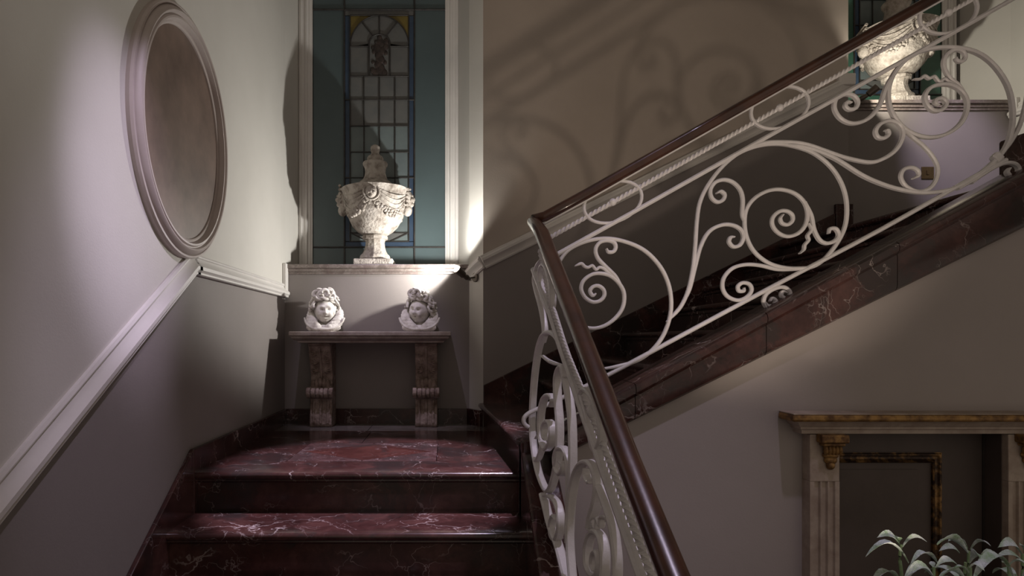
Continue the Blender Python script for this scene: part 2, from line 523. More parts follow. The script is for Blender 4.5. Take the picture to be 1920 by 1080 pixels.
def leaded_window(name, label, x0, x1, yw, zb, zt, cx, full, trims):
    """x0..x1 opening, zb sill, zt head, cx axis of the leaded panel"""
    t = thing(name, label, 'window', ((x0 + x1) / 2, yw, zb), kind='structure')
    th = .012

    def pane(poly, mat, nm='pane', d=0):
        q = [(x, yw + d, z) for x, z in poly]
        MB().prism(q, (0, th, 0)).build(nm, mat, t)

    def R(a, b, c, d, mat, g=.003):
        pane([(a + g, c + g), (b - g, c + g), (b - g, d - g), (a + g, d - g)], mat)

    def came(pts, wd=.005, dp=.010, mat='lead'):
        MB().sweep([(x, yw - .001, z) for x, z in pts], rect(wd, dp), nrm=(0, -1, 0)).build('lead_came', mat, t)

    k = yw / 1150
    Z = lambda py: zb + (494 - py) * k            # heights taken on the lower window
    pw = .2785                                    # half width of the leaded panel
    pl, pr = cx - pw, cx + pw
    pb, pt_ = Z(452), Z(7)
    big = 'teal' if full else 'green'
    # large side and border panes
    R(x0, pl, zb, pb, big); R(pl, pr, zb, pb, big); R(pr, x1, zb, pb, big)
    R(x0, pl, pb, pt_, big); R(pr, x1, pb, pt_, big)
    R(x0, pl, pt_, zt, big); R(pl, pr, pt_, zt, big); R(pr, x1, pt_, zt, big)
    for x in (pl, pr):
        came([(x, zb), (x, zt)], .006)
    for z in (pb, pt_):
        came([(x0, z), (x1, z)], .006)
    # blue border
    b = .045
    il, ir, ib, it = pl + b, pr - b, pb + b, pt_ - b
    rows = [Z(v) for v in (425, 372, 322, 274, 225, 176, 132)]
    cuts = [ib, rows[2], rows[5], it]
    for a, c in zip(cuts[:-1], cuts[1:]):
        R(pl, il, a, c, 'blue'); R(ir, pr, a, c, 'blue')
    R(pl, pr, pb, ib, 'blue')
    R(pl, pr, it, pt_, 'clear')
    for x in (il, ir):
        came([(x, ib), (x, it)], .0045)
    for z in (ib, it):
        came([(il, z), (ir, z)], .0045)
    for z in cuts[1:-1]:
        came([(pl, z), (il, z)], .004); came([(ir, z), (pr, z)], .004)
    # grid of panes, lowest band with diagonals
    cw = (ir - il)
    xs = [il, il + cw * .235, il + cw * .5, il + cw * .765, ir]
    zz = rows
    mid = (il + ir) / 2
    for za, zc in zip(zz[:-1], zz[1:]):
        for a, c in zip(xs[:-1], xs[1:]):
            R(a, c, za, zc, 'aqua' if zc < rows[4] + .01 else 'clear', .002)
        came([(il, za), (ir, za)], .004)
    came([(il, zz[-1]), (ir, zz[-1])], .005)
    for x in xs[1:-1]:
        came([(x, zz[0]), (x, zz[-1])], .004)
    # fan at the foot
    hf = zz[0] - ib
    pane([(il + .003, ib + .003), (mid - .09, ib + .003), (il + .003, zz[0] - .003)], 'aqua')
    pane([(mid - .084, ib + .003), (mid + .084, ib + .003), (ir - .008, zz[0] - .003), (il + .008, zz[0] - .003)], 'clear')
    pane([(mid + .09, ib + .003), (ir - .003, ib + .003), (ir - .003, zz[0] - .003)], 'aqua')
    came([(mid - .087, ib), (il, zz[0])], .004); came([(mid + .087, ib), (ir, zz[0])], .004)
    # arched head
    zs = Z(76)
    ra = (ir - il) / 2
    hz = Z(18) - zs
    f = hz / ra
    out = [(mid - ra * math.cos(math.pi * q / 24), zs + hz * math.sin(math.pi * q / 24)) for q in range(25)]
    came(out, .004)
    fw, fb, fs = .083, Z(131), Z(70)
    inn = [(mid - fw, fb)] + [(mid - fw * math.cos(math.pi * q / 12), fs + fw * .85 * math.sin(math.pi * q / 12)) for q in range(13)] + [(mid + fw, fb)]
    came(inn, .006)
    z7 = zz[-1]
    R(il, mid - fw, z7, zs, 'clear'); R(mid + fw, ir, z7, zs, 'clear')
    came([(il, zs), (mid - fw, zs)], .004); came([(mid + fw, zs), (ir, zs)], .004)
    inner = [(mid - fw * math.cos(math.pi * q / 24), max(zs, fs + fw * .85 * math.sin(math.pi * q / 24))) for q in range(25)]
    for a, c in ((0, 7), (7, 12), (12, 17), (17, 24)):
        pane(out[a:c + 1] + inner[a:c + 1][::-1], 'clear')
    for q in (7, 12, 17):
        came([out[q], inner[q]], .004)
    for sgn in (-1, 1):
        xe = mid + sgn * ra
        half = out[:13] if sgn < 0 else out[12:]
        corner = (xe, it)
        pl_ = half + [(mid, it), corner] if sgn < 0 else [(mid, it)] + half + [corner]
        if sgn < 0:
            pane([corner] + half, 'ochre')
        else:
            pane(half + [corner], 'ochre')
    # small figure panel: pale ground with a dark standing figure
    pane([(x, z) for x, z in inn], 'clear', 'figure_pane')
    mfig = MB()
    rr = random.Random(3)
    body = [(0, .93, .020), (.004, .80, .035), (-.012, .68, .040), (.018, .62, .030), (-.004, .52, .034), (.006, .40, .036), (-.01, .28, .034), (.008, .16, .036),
            (-.03, .08, .03), (.035, .08, .028), (-.045, .60, .016), (-.055, .70, .014), (.05, .72, .022), (.055, .84, .024), (.05, .56, .016), (-.05, .34, .016), (-.055, .14, .02),
            (.045, .32, .014), (-.03, .84, .012)]
    H = fs + fw * .8 - fb
    for dx, hh, r in body:
        mfig.ball((mid + dx, yw - .002, fb + hh * H), (r, .006, r * rr.uniform(1.0, 1.5)), 10, 6)
    mfig.build('glass_figure', 'figure', t, 60)
    # moulded frame
    for x, sg in trims:
        moulding('window_frame', [(x, yw, zb), (x, yw, zt)], (0, -1, 0), TRIMP if sg < 0 else flip(TRIMP), 'trim', t)
    MB().box(x0 - .1, x1 + .1, yw - .03, yw + .06, zt, zt + .1).build('window_head', 'trim', t)
    return t


leaded_window('window_1', 'tall leaded window with arched centre panel behind the lower urn', -1.074, -.021, YW, SILL, 3.1, -.545, True, [(-1.128, -1), (.030, 1)])
struct(MB().box(-1.35, .4, YW - .02, YW + .1, 3.2, CEIL).build('wall_over_window', 'upper'), 'ivory wall above the lower leaded window', 'wall')

# ---- wall along the upper flight
XE = 3.10
def fw(pts):
    return [(x, wallY(x), z) for x, z in pts]


struct(MB().prism(fw([(.2525, railz_flight(.2525)), (XE, railz_flight(XE)), (XE, CEIL), (.2525, CEIL)]), (0, .15, 0)).build('wall_flight', 'ivory_dim'),
       'ivory upper wall along the rising flight, dim warm light in its colour', 'wall')
struct(MB().prism(fw([(.2525, railz_flight(.2525)), (XE, railz_flight(XE)), (XE, LAND - .2), (.2525, LAND - .2)]), (0, .15, 0)).build('wall_flight_dado', 'dado'),
       'dark mauve dado below the rail along the rising flight', 'wall')
nf = Vector((.123, -1, 0)).normalized()
x_ = XE - .06
struct(moulding('trim_4', [(x, wallY(x), railz_flight(x)) for x in (.2475, XE + .02)], tuple(nf), flip(CHAIR)), 'chair rail rising along the flight wall', 'chair rail')
d_ = Vector((.158 - .2525, YB - 4.40, 0)).normalized()
ns = Vector((-d_.y, d_.x, 0))
ns = ns if ns.y < 0 else -ns
struct(moulding('trim_5', [(.2525, 4.40, .548), (.158 + .0, YB, .548 - .075)], tuple(ns), CHAIR), 'short brightly lit chair rail end above the lower spotlight', 'chair rail')
# return moulding at the top end
struct(MB().box(XE - .10, XE + .03, wallY(XE) - .05, wallY(XE) + .03, railz_flight(XE) - .03, railz_flight(XE) + .06).build('trim_6', 'trim', None, 0, .01), 'moulded end block of the rising chair rail', 'moulding')

# ---- upper landing niche
Y2, YW2, RX = 4.85, 5.20, 4.45
struct(MB().prism([(XE, wallY(XE), LAND), (XE + .1, YW2, LAND), (XE - .1, YW2, LAND), (XE - .1, wallY(XE) + .02, LAND)], (0, 0, CEIL - LAND)).build('wall_reveal', 'ivory_dim'), 'ivory reveal beside the upper window, dim warm light in its colour', 'wall')
struct(MB().box(XE, RX + .1, Y2, YW2, UP - .2, SILL2 - .05).build('wall_upper_back', 'dado'), 'grey parapet wall under the upper urn', 'wall')
struct(MB().prism([(RX, -.6, UP - .3), (RX, Y2, UP - .3), (RX - .11, YW2, UP - .3), (RX - .11, YW2 + .2, UP - .3), (RX + .15, YW2 + .2, UP - .3), (RX + .15, -.6, UP - .3)], (0, 0, CEIL - UP + .3)).build('wall_right', 'upper'), 'ivory wall at the right of the upper landing', 'wall')
struct(MB().box(XE - .1, RX + .1, YW2 + .06, YW2 + .2, LAND, CEIL).build('wall_window_upper', 'dark'), 'dark wall behind the upper leaded window', 'wall')
leaded_window('window_2', 'green leaded window behind the upper urn', 3.28, 4.18, YW2, SILL2, 3.5, 3.72, False, [(4.235, 1), (3.228, -1)])
s = thing('window_sill', 'veined marble sill under the upper urn', 'sill', (3.8, Y2, SILL2 - .07))
MB().box(XE + .05, RX - .005, Y2 - .04, YW2, SILL2 - .030, SILL2).build('sill_slab', 'sill', s, 0, .006)
MB().box(XE + .05, RX - .012, Y2 - .022, Y2 + .02, SILL2 - .055, SILL2 - .030).build('sill_moulding', 'sill', s, 0, .004)
MB().box(XE + .05, RX - .018, Y2 - .012, Y2 + .02, SILL2 - .075, SILL2 - .055).build('sill_moulding', 'sill', s, 0, .003)
struct(moulding('trim_7', [(RX, Y2 - .01, SILL2 - .09), (RX, 2.9, SILL2 - .09)], (-1, 0, 0), CHAIR), 'level chair rail on the right wall of the upper landing', 'chair rail')
struct(MB().box(RX - .03, RX, Y2 - .08, Y2 - .012, SILL2 - .14, SILL2 + .004).build('trim_8', 'trim', None, 0, .006), 'short upright moulding at the upper sill end', 'moulding')
# light switch on the parapet
t = thing('switch_plate', 'small brass switch plate on the parapet under the upper urn', 'switch', (3.79, Y2, 1.3))
k2 = Y2 / 1150
MB().box(887 * k2, 910 * k2, Y2 - .008, Y2, (635 - 336) * k2, (635 - 313) * k2).build('plate', 'brass', t, 0, .003)
MB().box(896 * k2, 900 * k2, Y2 - .014, Y2 - .008, (635 - 328) * k2, (635 - 320) * k2).build('switch', 'brass', t, 0, .001)

# ---- half landing floor: inlaid slabs
fl = thing('floor_landing', 'half landing of red marble slabs with an inlaid lozenge', 'floor', (-.45, 3.7, LAND), kind='structure')


def slab(poly, mat, parent, z1, th=.03, nm='floor_slab', g=.0016):
    cx = sum(p[0] for p in poly) / len(poly)
    cy = sum(p[1] for p in poly) / len(poly)
    q = []
    for x, y in poly:
        d = Vector((cx - x, cy - y))
        d = d.normalized() * g * 1.4
        q.append((x + d.x, y + d.y, z1 - th))
    return MB().prism(q, (0, 0, th)).build(nm, mat, parent)


def rise_x(y):                   # foot of the first riser of the upper flight
    return .332 + (.222 - .332) * (y - 2.87) / (4.4 - 2.87)


xa, xb, ya, yb = -.83, -.06, 3.15, 3.70
yg = 4.19
slab([(LX, yg), (-.55, yg), (-.55, YB), (LX, YB)], 'marble_g', fl, LAND)
slab([(-.55, yg), (.30, yg), (.30, YB), (-.55, YB)], 'marble_g', fl, LAND)
slab([(LX, yb), (-.52, yb), (-.52, yg), (LX, yg)], 'marble', fl, LAND)
slab([(-.52, yb), (.31, yb), (.31, yg), (-.52, yg)], 'marble', fl, LAND)
slab([(LX, ya), (xa, ya), (xa, yb), (LX, yb)], 'marble', fl, LAND)
slab([(xb, ya), (.34, ya), (.34, yb), (xb, yb)], 'marble', fl, LAND)
mx_, my_ = (xa + xb) / 2, (ya + yb) / 2
e1, e2 = .03, .03
lz = [(xa + e1, my_), (mx_, ya + e2), (xb - e1, my_), (mx_, yb - e2)]
slab(lz, 'marble_b', fl, LAND, .03, 'lozenge_slab')
cs = [(xa, ya), (xb, ya), (xb, yb), (xa, yb)]
slab([cs[0], (mx_, ya), lz[1], lz[0], (xa, my_)], 'marble_c', fl, LAND, .03, 'inlay_slab')
slab([(mx_, ya), cs[1], (xb, my_), lz[2], lz[1]], 'marble_c', fl, LAND, .03, 'inlay_slab')
slab([(xb, my_), cs[2], (mx_, yb), lz[3], lz[2]], 'marble_c', fl, LAND, .03, 'inlay_slab')
slab([(mx_, yb), cs[3], (xa, my_), lz[0], lz[3]], 'marble_c', fl, LAND, .03, 'inlay_slab')
MB().box(LX, .34, 2.93, YB, LAND - .12, LAND - .032).build('screed', 'marble_g', fl)

# ---- lower flight
NOSE = [(0, 0), (-.010, .003), (-.016, .010), (-.018, .018), (-.016, .026), (-.010, .033), (0, .036)]


def tread_y(y0, y1, x0, x1, z, parent, mat='marble'):
    """tread with a bullnose towards the viewer"""
    p = [(x0, y0 + a, z - .036 + b) for a, b in NOSE] + [(x0, y1, z), (x0, y1, z - .036)]
    o = MB().prism(p, (x1 - x0, 0, 0)).build('tread', mat, parent, 40)
    p = [(x0, y0 + .004, z - .036), (x0, y0 + .002, z - .044), (x0, y0 + .010, z - .052), (x0, y0 + .03, z - .056), (x0, y0 + .03, z - .036)]
    MB().prism(p, (x1 - x0, 0, 0)).build('nosing_moulding', mat, o, 40)
    return o


lf = thing('staircase', 'lower flight of broad dark red marble steps up to the half landing', 'staircase', (-.45, 2.3, HALL))
for i in range(0, 5):
    z = LAND - i * R1
    y = LE - i * T1
    xr = .365
    tread_y(y, y + (.25 if i == 0 else T1 + .02), LX + .022, xr, z, lf)
    MB().box(LX + .022, xr, y + .018, y + .045, z - R1, z - .036).build('riser', 'marble', lf)
# right curb of the lower flight, ending under the first step of the upper flight
cz = lambda y: -.4535 - .655 * (2.87 - y)
y0c = 1.55
MB().prism(YZ([(2.90, cz(2.86)), (2.86, cz(2.86)), (y0c, cz(y0c)), (y0c, HALL), (2.90, HALL)], .332), (.15, 0, 0)).build('curb', 'marble', lf, 0, .012)

# ---- upper flight
uf = thing('staircase', 'upper flight of red marble steps rising to the right', 'staircase', (1.4, 3.6, LAND))


def tread_x(x0a, x0b, x1, ya_, yb0, yb1, z, i):
    """tread with a bullnose facing left; x0a at the near end, x0b at the wall"""
    n = len(NOSE)
    vs = []
    for (yy, xx) in ((ya_, x0a), (yb0, x0b)):
        vs += [(xx + a, yy, z - .036 + b) for a, b in NOSE]
    vs += [(x1, ya_, z), (x1, ya_, z - .036), (x1, yb1, z), (x1, yb1, z - .036)]
    q = 2 * n
    fs = [(k, k + 1, n + k + 1, n + k) for k in range(n - 1)]
    fs += [(n - 1, q, q + 2, 2 * n - 1), (0, n, q + 3, q + 1), (q, q + 1, q + 3, q + 2)]
    fs += [tuple(range(n)) + (q, q + 1), tuple(range(n, 2 * n)) + (q + 2, q + 3)]
    o = MB().add(vs, fs).build('tread', 'marble', uf, 40)
    m = MB()
    m.prism([(x0a + .003, ya_, z - .052), (x0a + .003, ya_, z - .036), (x0a + .03, ya_, z - .036), (x0a + .03, ya_, z - .056), (x0a + .01, ya_, z - .056)], (x0b - x0a, yb0 - ya_, 0))
    m.build('nosing_moulding', 'marble', o)
    m = MB()
    zl = z - R2
    for yy, xx in ((ya_, x0a), (yb0, x0b)):
        m.v += [(xx + .018, yy, zl), (xx + .045, yy, zl), (xx + .045, yy, z - .036), (xx + .018, yy, z - .036)]
    m.f = [(0, 1, 2, 3), (7, 6, 5, 4), (0, 4, 5, 1), (1, 5, 6, 2), (2, 6, 7, 3), (3, 7, 4, 0)]
    m.build('riser', 'marble', uf)


for i in range(1, 8):
    z = LAND + i * R2
    xn = nosing_x(i)
    x1 = nosing_x(i + 1) + .03
    if i == 1:
        tread_x(.332, .235, x1, YI + .02, 4.40, wallY(x1), z, i)
    else:
        tread_x(xn, xn, x1, YI, wallY(xn), wallY(x1), z, i)
# block that closes the first step towards the lower flight
MB().prism([(.332, 2.775, LAND + R2 - .001), (.332, 2.87, LAND + R2 - .001), (.66, 2.87, LAND + R2 - .001), (.66, 2.775, LAND + R2 - .001)], (0, 0, -.45)).build('step_block', 'marble', uf, 0, .012)
# open stringer with a rolled upper edge, slabs jointed across
st = lambda x: .543 * x - .627
sb_ = lambda x: -.376 + .494 * (x - .752)
cuts = [.45, .80, 1.36, 1.92, 2.55]
for a, b in zip(cuts[:-1], cuts[1:]):
    a2, b2 = a + .0015, b - .0015
    prof = lambda x: [(x, YO + .05, sb_(x)), (x, YO + .016, sb_(x) + .003), (x, YO + .004, sb_(x) + .014), (x, YO, sb_(x) + .03), (x, YO, st(x) - .065), (x, YO + .003, st(x) - .056), (x, YO - .002, st(x) - .050),
                      (x, YO - .012, st(x) - .040), (x, YO - .014, st(x) - .026), (x, YO - .008, st(x) - .010), (x, YO + .008, st(x)), (x, YI - .02, st(x) + .004), (x, YI, st(x) - .01), (x, YI, sb_(x))]
    m = MB()
    pa, pb_ = prof(a2), prof(b2)
    n = len(pa)
    m.add(pa + pb_, [tuple(range(n))[::-1], tuple(range(n, 2 * n))] + [(k, (k + 1) % n, n + (k + 1) % n, n + k) for k in range(n)])
    m.build('stringer_slab', 'marble', uf, 35)
# marble skirting along the wall of the flight
skz = lambda x: -.344 + .476 * (x - .23)
joints = [.255, .95, 1.65, 2.35, XE - .12]
for a, b in zip(joints[:-1], joints[1:]):
    p = [(a + .001, skz(a)), (b - .001, skz(b)), (b - .001, skz(b) - .35), (a + .001, skz(a) - .35)]
    MB().prism([(x, wallY(x) - .022, z) for x, z in p], (0, .024, 0)).build('skirting_slab', 'marble', uf, 0, .004)
xb_ = XE - .12
MB().box(xb_, XE + .012, wallY(XE) - .045, wallY(XE) + .02, UP - .1, skz(xb_) + .07).build('skirting_block', 'marble', uf, 0, .004)

# ---- upper landing
f2 = thing('floor_upper', 'red marble upper landing at the right', 'floor', (3.4, 3.8, UP), kind='structure')
x8 = nosing_x(8)
m = MB()
p = [(x8 + a, YI, UP - .036 + b) for a, b in NOSE] + [(x8 + .34, YI, UP), (x8 + .34, YI, UP - .036)]
m.prism(p, (0, wallY(x8) - YI, 0)).build('landing_edge', 'marble', f2, 40)
MB().box(x8 + .018, x8 + .05, YI, wallY(x8), UP - R2, UP - .036).build('riser', 'marble', f2)
for a, b in ((x8 + .342, 3.3), (3.302, 3.9), (3.902, RX)):
    for c, d in ((2.6, 3.5), (3.502, 4.3), (4.302, 4.86)):
        if d > 4.8 and a < 3.0:
            d = 4.7
        MB().box(a, b, c, d, UP - .036, UP).build('floor_slab', 'marble', f2)
MB().box(x8 + .06, RX, 2.66, 4.9, UP - .16, UP - .037).build('screed', 'marble_g', f2)
MB().box(2.55, RX, 2.62, 2.66, UP - .22, UP + .0).build('landing_fascia', 'marble', f2, 0, .006)
MB().box(2.555, 2.80, YO - .012, 2.85, UP + .001, UP + .20).build('step_block', 'marble', f2, 0, .012)
struct(MB().box(XE + .02, RX, Y2 - .02, Y2, UP, UP + .112).build('baseboard_upper', 'marble', None, 0, .004), 'red marble skirting under the upper parapet', 'skirting')

# ---- wall under the open flight
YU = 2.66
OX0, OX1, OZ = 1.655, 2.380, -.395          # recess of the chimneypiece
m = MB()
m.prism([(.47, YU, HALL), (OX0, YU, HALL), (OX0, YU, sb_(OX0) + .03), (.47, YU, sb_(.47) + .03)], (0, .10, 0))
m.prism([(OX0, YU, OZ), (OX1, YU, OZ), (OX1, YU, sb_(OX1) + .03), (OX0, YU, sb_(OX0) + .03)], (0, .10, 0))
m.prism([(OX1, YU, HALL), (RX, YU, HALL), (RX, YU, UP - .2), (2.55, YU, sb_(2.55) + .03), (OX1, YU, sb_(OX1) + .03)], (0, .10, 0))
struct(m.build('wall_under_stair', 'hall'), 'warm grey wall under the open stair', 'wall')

# ------------------------------------------------------------------ oval frame on the left wall
t = thing('oval_frame', 'oval moulded frame around brown plaster on the left wall', 'frame', (LX, 2.79, .37))
YC, ZC, AY, AZ = 2.79, .925, .445, .512
oval = [(LX, YC + AY * math.cos(2 * math.pi * k / 96), ZC + AZ * math.sin(2 * math.pi * k / 96)) for k in range(96)]
OF = [(-.048, .0), (-.048, .016), (-.042, .026), (-.034, .028), (-.029, .020), (-.026, .028), (-.016, .042), (-.008, .046), (-.002, .044), (.004, .032), (.008, .032), (.014, .040),
      (.022, .040), (.028, .030), (.032, .018), (.036, .018), (.044, .014), (.046, .008), (.046, 0)]
m = MB().sweep(oval, flip(OF), nrm=(1, 0, 0), closed=True)
m.build('moulding', 'frame', t, 28)
m = MB()
m.prism([(LX + .001, YC + (AY - .03) * math.cos(2 * math.pi * k / 64), ZC + (AZ - .03) * math.sin(2 * math.pi * k / 64)) for k in range(64)], (.006, 0, 0))
m.build('plaster_panel', 'plaster', t)


# ------------------------------------------------------------------ urns
def make_urn(label, cx, cy, zb, sc_, seed):
    t = thing('stone_urn', label, 'urn', (cx, cy, zb), 'stone urns on the window sills')
    u = .000942 * sc_
    rr = random.Random(seed)
    Z = lambda zy: zb + (1040 - zy) * u
    Zb = lambda zy: Z(796 - (796 - zy) * .89)     # bowl heights
    half = 150 * u
    m = MB()
    m.box(cx - half, cx + half, cy - half, cy + half, zb, Z(993))
    m.build('plinth', 'stone', t, 0, .006)
    # stem with eight faces
    pr = [(120, 992), (124, 975), (118, 955), (102, 940), (88, 915), (79, 885), (76, 850), (82, 832), (100, 826), (102, 808), (98, 798), (88, 794)]
    MB().lathe([(r * u, Z(z) - zb) for r, z in pr], (cx, cy, zb), 8, sides=10).build('stem', 'stone', t, 25)
    # bowl
    pr = [(60, 796), (100, 790), (140, 762), (178, 715), (205, 660), (222, 605), (233, 550), (240, 500), (246, 455), (254, 420), (266, 404), (268, 396), (244, 388), (180, 372), (140, 352)]
    lump = lambda a, h: 1 + .012 * math.sin(5 * a + h * 40) + .008 * math.sin(11 * a - h * 70)
    b = MB().lathe([(r * u, Zb(z) - zb) for r, z in pr], (cx, cy, zb), 72, mod=lump).build('bowl', 'stone', t, 50)
    # garland of flowers and drapery hung between four masks
    rb = lambda zy: (245 if zy < 470 else 245 - (zy - 470) * .16) * u

    def on(a, zy, out=0):
        r = rb(zy) + out
        return (cx + r * math.cos(a), cy + r * math.sin(a), Zb(zy))
    g = MB()
    for q in range(4):
        a0 = q * math.pi / 2
        for k in range(15):
            f = k / 14
            a = a0 + f * math.pi / 2
            sag = 500 + 130 * math.sin(math.pi * f) ** .8
            for _ in range(5):
                rad = rr.uniform(9, 18) * u
                g.ball(on(a + rr.uniform(-.05, .05), sag + rr.uniform(-26, 26), -.35 * rad), (rad, rad, rad * rr.uniform(.6, 1.3)), 8, 6)
    g.build('garland', 'stone', t, 50)
    for q in range(4):
        for da in (-.22, .02, .26):
            g = MB()
            a = q * math.pi / 2 + math.pi / 4 + da
            c = Vector(on(a, 632 - abs(da) * 70, 0))
            n = Vector((math.cos(a), math.sin(a), 0))
            s_ = n.cross(Vector((0, 0, 1)))
            g.ball(c + n * .006, 12 * u, 8, 6)
            for k in range(6):
                w_ = 2 * math.pi * k / 6
                g.ball(c + (s_ * math.cos(w_) + Vector((0, 0, 1)) * math.sin(w_)) * 24 * u, 14 * u, 7, 5)
            g.build('rosette', 'stone', t, 50)
    # folds of drapery above the garland
    g = MB()
    for q in range(4):
        for k in range(4):
            pts = []
            for j in range(9):
                f = j / 8
                a = q * math.pi / 2 + .12 + f * (math.pi / 2 - .24)
                pts.append(on(a, 430 + k * 16 + (50 + 24 * k) * math.sin(math.pi * f), .001))
            g.sweep(pts, circ(.0058 * sc_, 6))
    g.build('drapery', 'stone', t, 50)
    # masks on the four sides: two in profile, one to the front
    for q in range(4):
        a = q * math.pi / 2
        n = Vector((math.cos(a), math.sin(a), 0))
        s_ = Vector((-math.sin(a), math.cos(a), 0))
        g = MB()
        front = q in (1, 3)
        c = Vector(on(a, 470, 0))
        k1 = 62 * u
        if front:
            ring = [tuple(c + (s_ * math.cos(w_) + Vector((0, 0, 1)) * math.sin(w_)) * k1 * .95) for w_ in [2 * math.pi * k / 20 for k in range(20)]]
            g.sweep(ring, circ(.007 * sc_, 6), nrm=tuple(n), closed=True)
            c = c - n * .008
            k1 *= .72
        g.ball(c, (k1 * .9 if not front else k1, k1 if front else k1 * .9, k1 * 1.15), 14, 10)
        g.ball(c + n * k1 * .85 + Vector((0, 0, -.1 * k1)), k1 * .28, 8, 6)
        for sg in (-1, 1):
            g.ball(c + n * k1 * .72 + s_ * sg * k1 * .38 + Vector((0, 0, .25 * k1)), k1 * .20, 8, 6)
            g.ball(c + n * k1 * .7 + s_ * sg * k1 * .45 + Vector((0, 0, -.25 * k1)), k1 * .32, 8, 6)
        g.ball(c + n * k1 * .62 + Vector((0, 0, -.75 * k1)), (k1 * .34,) * 3, 8, 6)
        if not front:
            for k in range(5):
                z_ = 60 - k * 30
                pts = [c + n * k1 * (.2 + .2 * f) + s_ * (sg_ * k1 * .8) * 0 + Vector((0, 0, (z_ + 30 * f) * u)) + s_ * (f - .5) * 2 * k1 for f in (0, .25, .5, .75, 1) for sg_ in (1,)]
                g.sweep(pts, circ(.011 * sc_, 7))
            g.ball(c + n * k1 * .15 + Vector((0, 0, -92 * u)), (k1 * .62, k1 * .62, k1 * .75), 10, 8)
        g.build('mask', 'stone', t, 50)
    # lid with swirling flutes
    pr = [(136, 412), (138, 396), (132, 386), (118, 374), (100, 362), (86, 335), (78, 305), (78, 280), (86, 255), (96, 243), (98, 230), (92, 220), (64, 214)]
    sw = lambda a, h: 1 + (.055 * math.sin(9 * a + h / u * .035) if 372 > 1040 - h / u > 246 else 0)
    MB().lathe([(r * u, Z(z) - zb) for r, z in pr], (cx, cy, zb), 72, mod=sw).build('lid', 'stone', t, 50)
    pr = [(58, 214), (64, 200), (64, 186), (56, 172), (40, 162), (32, 152), (30, 142), (36, 128), (38, 110), (34, 94), (22, 84), (6, 80)]
    MB().lathe([(r * u, Z(z) - zb) for r, z in pr], (cx, cy, zb), 32, mod=lambda a, h: 1 + .03 * math.sin(3 * a)).build('finial', 'stone', t, 50)
    return t


make_urn('carved stone urn with lid before the lower leaded window', -.556, YB + .135, SILL, 1.03, 4)
make_urn('carved stone urn with lid before the green upper window', 3.66, Y2 + .16, SILL2, 1.12, 9)


# ------------------------------------------------------------------ wall spotlights
def make_lamp(label, base, out, neck, head0, head1, watts, color, size, aim, blend, extra=None):
    t = thing('wall_spotlight', label, 'spotlight', base)
    b = Vector(base)
    n = Vector(out).normalized()
    MB().disc_cyl(b, b + n * .014, .036, .034, 24).build('wall_plate', 'lamp_metal', t, 40, .003)
    nk = Vector(neck)
    MB().disc_cyl(b + n * .01, nk, .006, .006, 12).build('arm', 'lamp_metal', t, 40)
    h0, h1 = Vector(head0), Vector(head1)
    d = (h1 - h0).normalized()
    m = MB()
    q0 = nk - d * .012
    m.disc_cyl(q0, q0 + (h0 - q0) * .5, .010, .020, 20)
    m.disc_cyl(q0 + (h0 - q0) * .5, h0, .020, .014, 20)
    m.build('lamp_holder', 'lamp_metal', t, 40)
    m = MB()
    L = (h1 - h0).length
    seg = 28
    u = d.cross(Vector((0, 0, 1))).normalized()
    v = d.cross(u)
    rings = [(0, .016), (.006, .026), (L, .029), (L, .026), (.02, .022)]
    for s_, r in rings:
        for k in range(seg):
            a = 2 * math.pi * k / seg
            m.v.append(tuple(h0 + d * s_ + (u * math.cos(a) + v * math.sin(a)) * r))
    for j in range(len(rings) - 1):
        for k in range(seg):
            m.f.append((j * seg + k, j * seg + (k + 1) % seg, (j + 1) * seg + (k + 1) % seg, (j + 1) * seg + k))
    m.f.append(tuple(range(seg)))
    m.build('lamp_head', 'lamp_metal', t, 40)
    lp = h1 + d * .004
    spot('spot_bulb', tuple(lp), aim, watts, color, size, blend, .018)
    if extra:
        spot('spot_beam', tuple(lp), *extra)
    return t


make_lamp('small dark wall spotlight beside the lower sill aimed at the urn', (.2045, 4.476, .447), (-.846, -.533, 0), (.150, 4.44, .437), (.112, 4.385, .452), (.062, 4.335, .492),
          68, (1.0, .97, .91), 172, (-.45, 4.45, .98), .25)
make_lamp('small dark wall spotlight beside the upper sill aimed at the second urn', (XE + .005, wallY(XE) + .06, SILL2 - .03), (1, -.2, 0), (XE + .07, 4.74, SILL2 - .035), (XE + .115, 4.70, SILL2 - .01), (XE + .165, 4.66, SILL2 + .035),
          23, (1.0, .93, .78), 172, (3.75, 4.8, SILL2 + .42), .25)

# ------------------------------------------------------------------ console table
TX0, TX1, TYF = -1.085, .02, 4.17
TZ = (635 - 621.5) / 1150 * TYF
t = thing('console_table', 'aged stone console table with carved scroll legs under the window', 'table', (-.53, 4.35, LAND))
MB().box(TX0, TX1, TYF, YB - .002, TZ - .030, TZ).build('table_top', 'table_top', t, 0, .006)
m = MB()
pr = [(0, 0), (.012, -.004), (.014, -.014), (.030, -.028), (.048, -.034), (.052, -.046), (.062, -.050)]
ring = []
for d, h in pr:
    ring.append([(TX0 + d, YB - .003, TZ - .030 + h), (TX0 + d, TYF + d, TZ - .030 + h), (TX1 - d, TYF + d, TZ - .030 + h), (TX1 - d, YB - .003, TZ - .030 + h)])
for r in ring:
    m.v += r
for j in range(len(ring) - 1):
    for k in range(4):
        m.f.append((j * 4 + k, j * 4 + (k + 1) % 4, (j + 1) * 4 + (k + 1) % 4, (j + 1) * 4 + k))
m.f += [(0, 1, 2, 3), tuple((len(ring) - 1) * 4 + k for k in range(4))]
m.build('apron_moulding', 'table_top', t, 30)
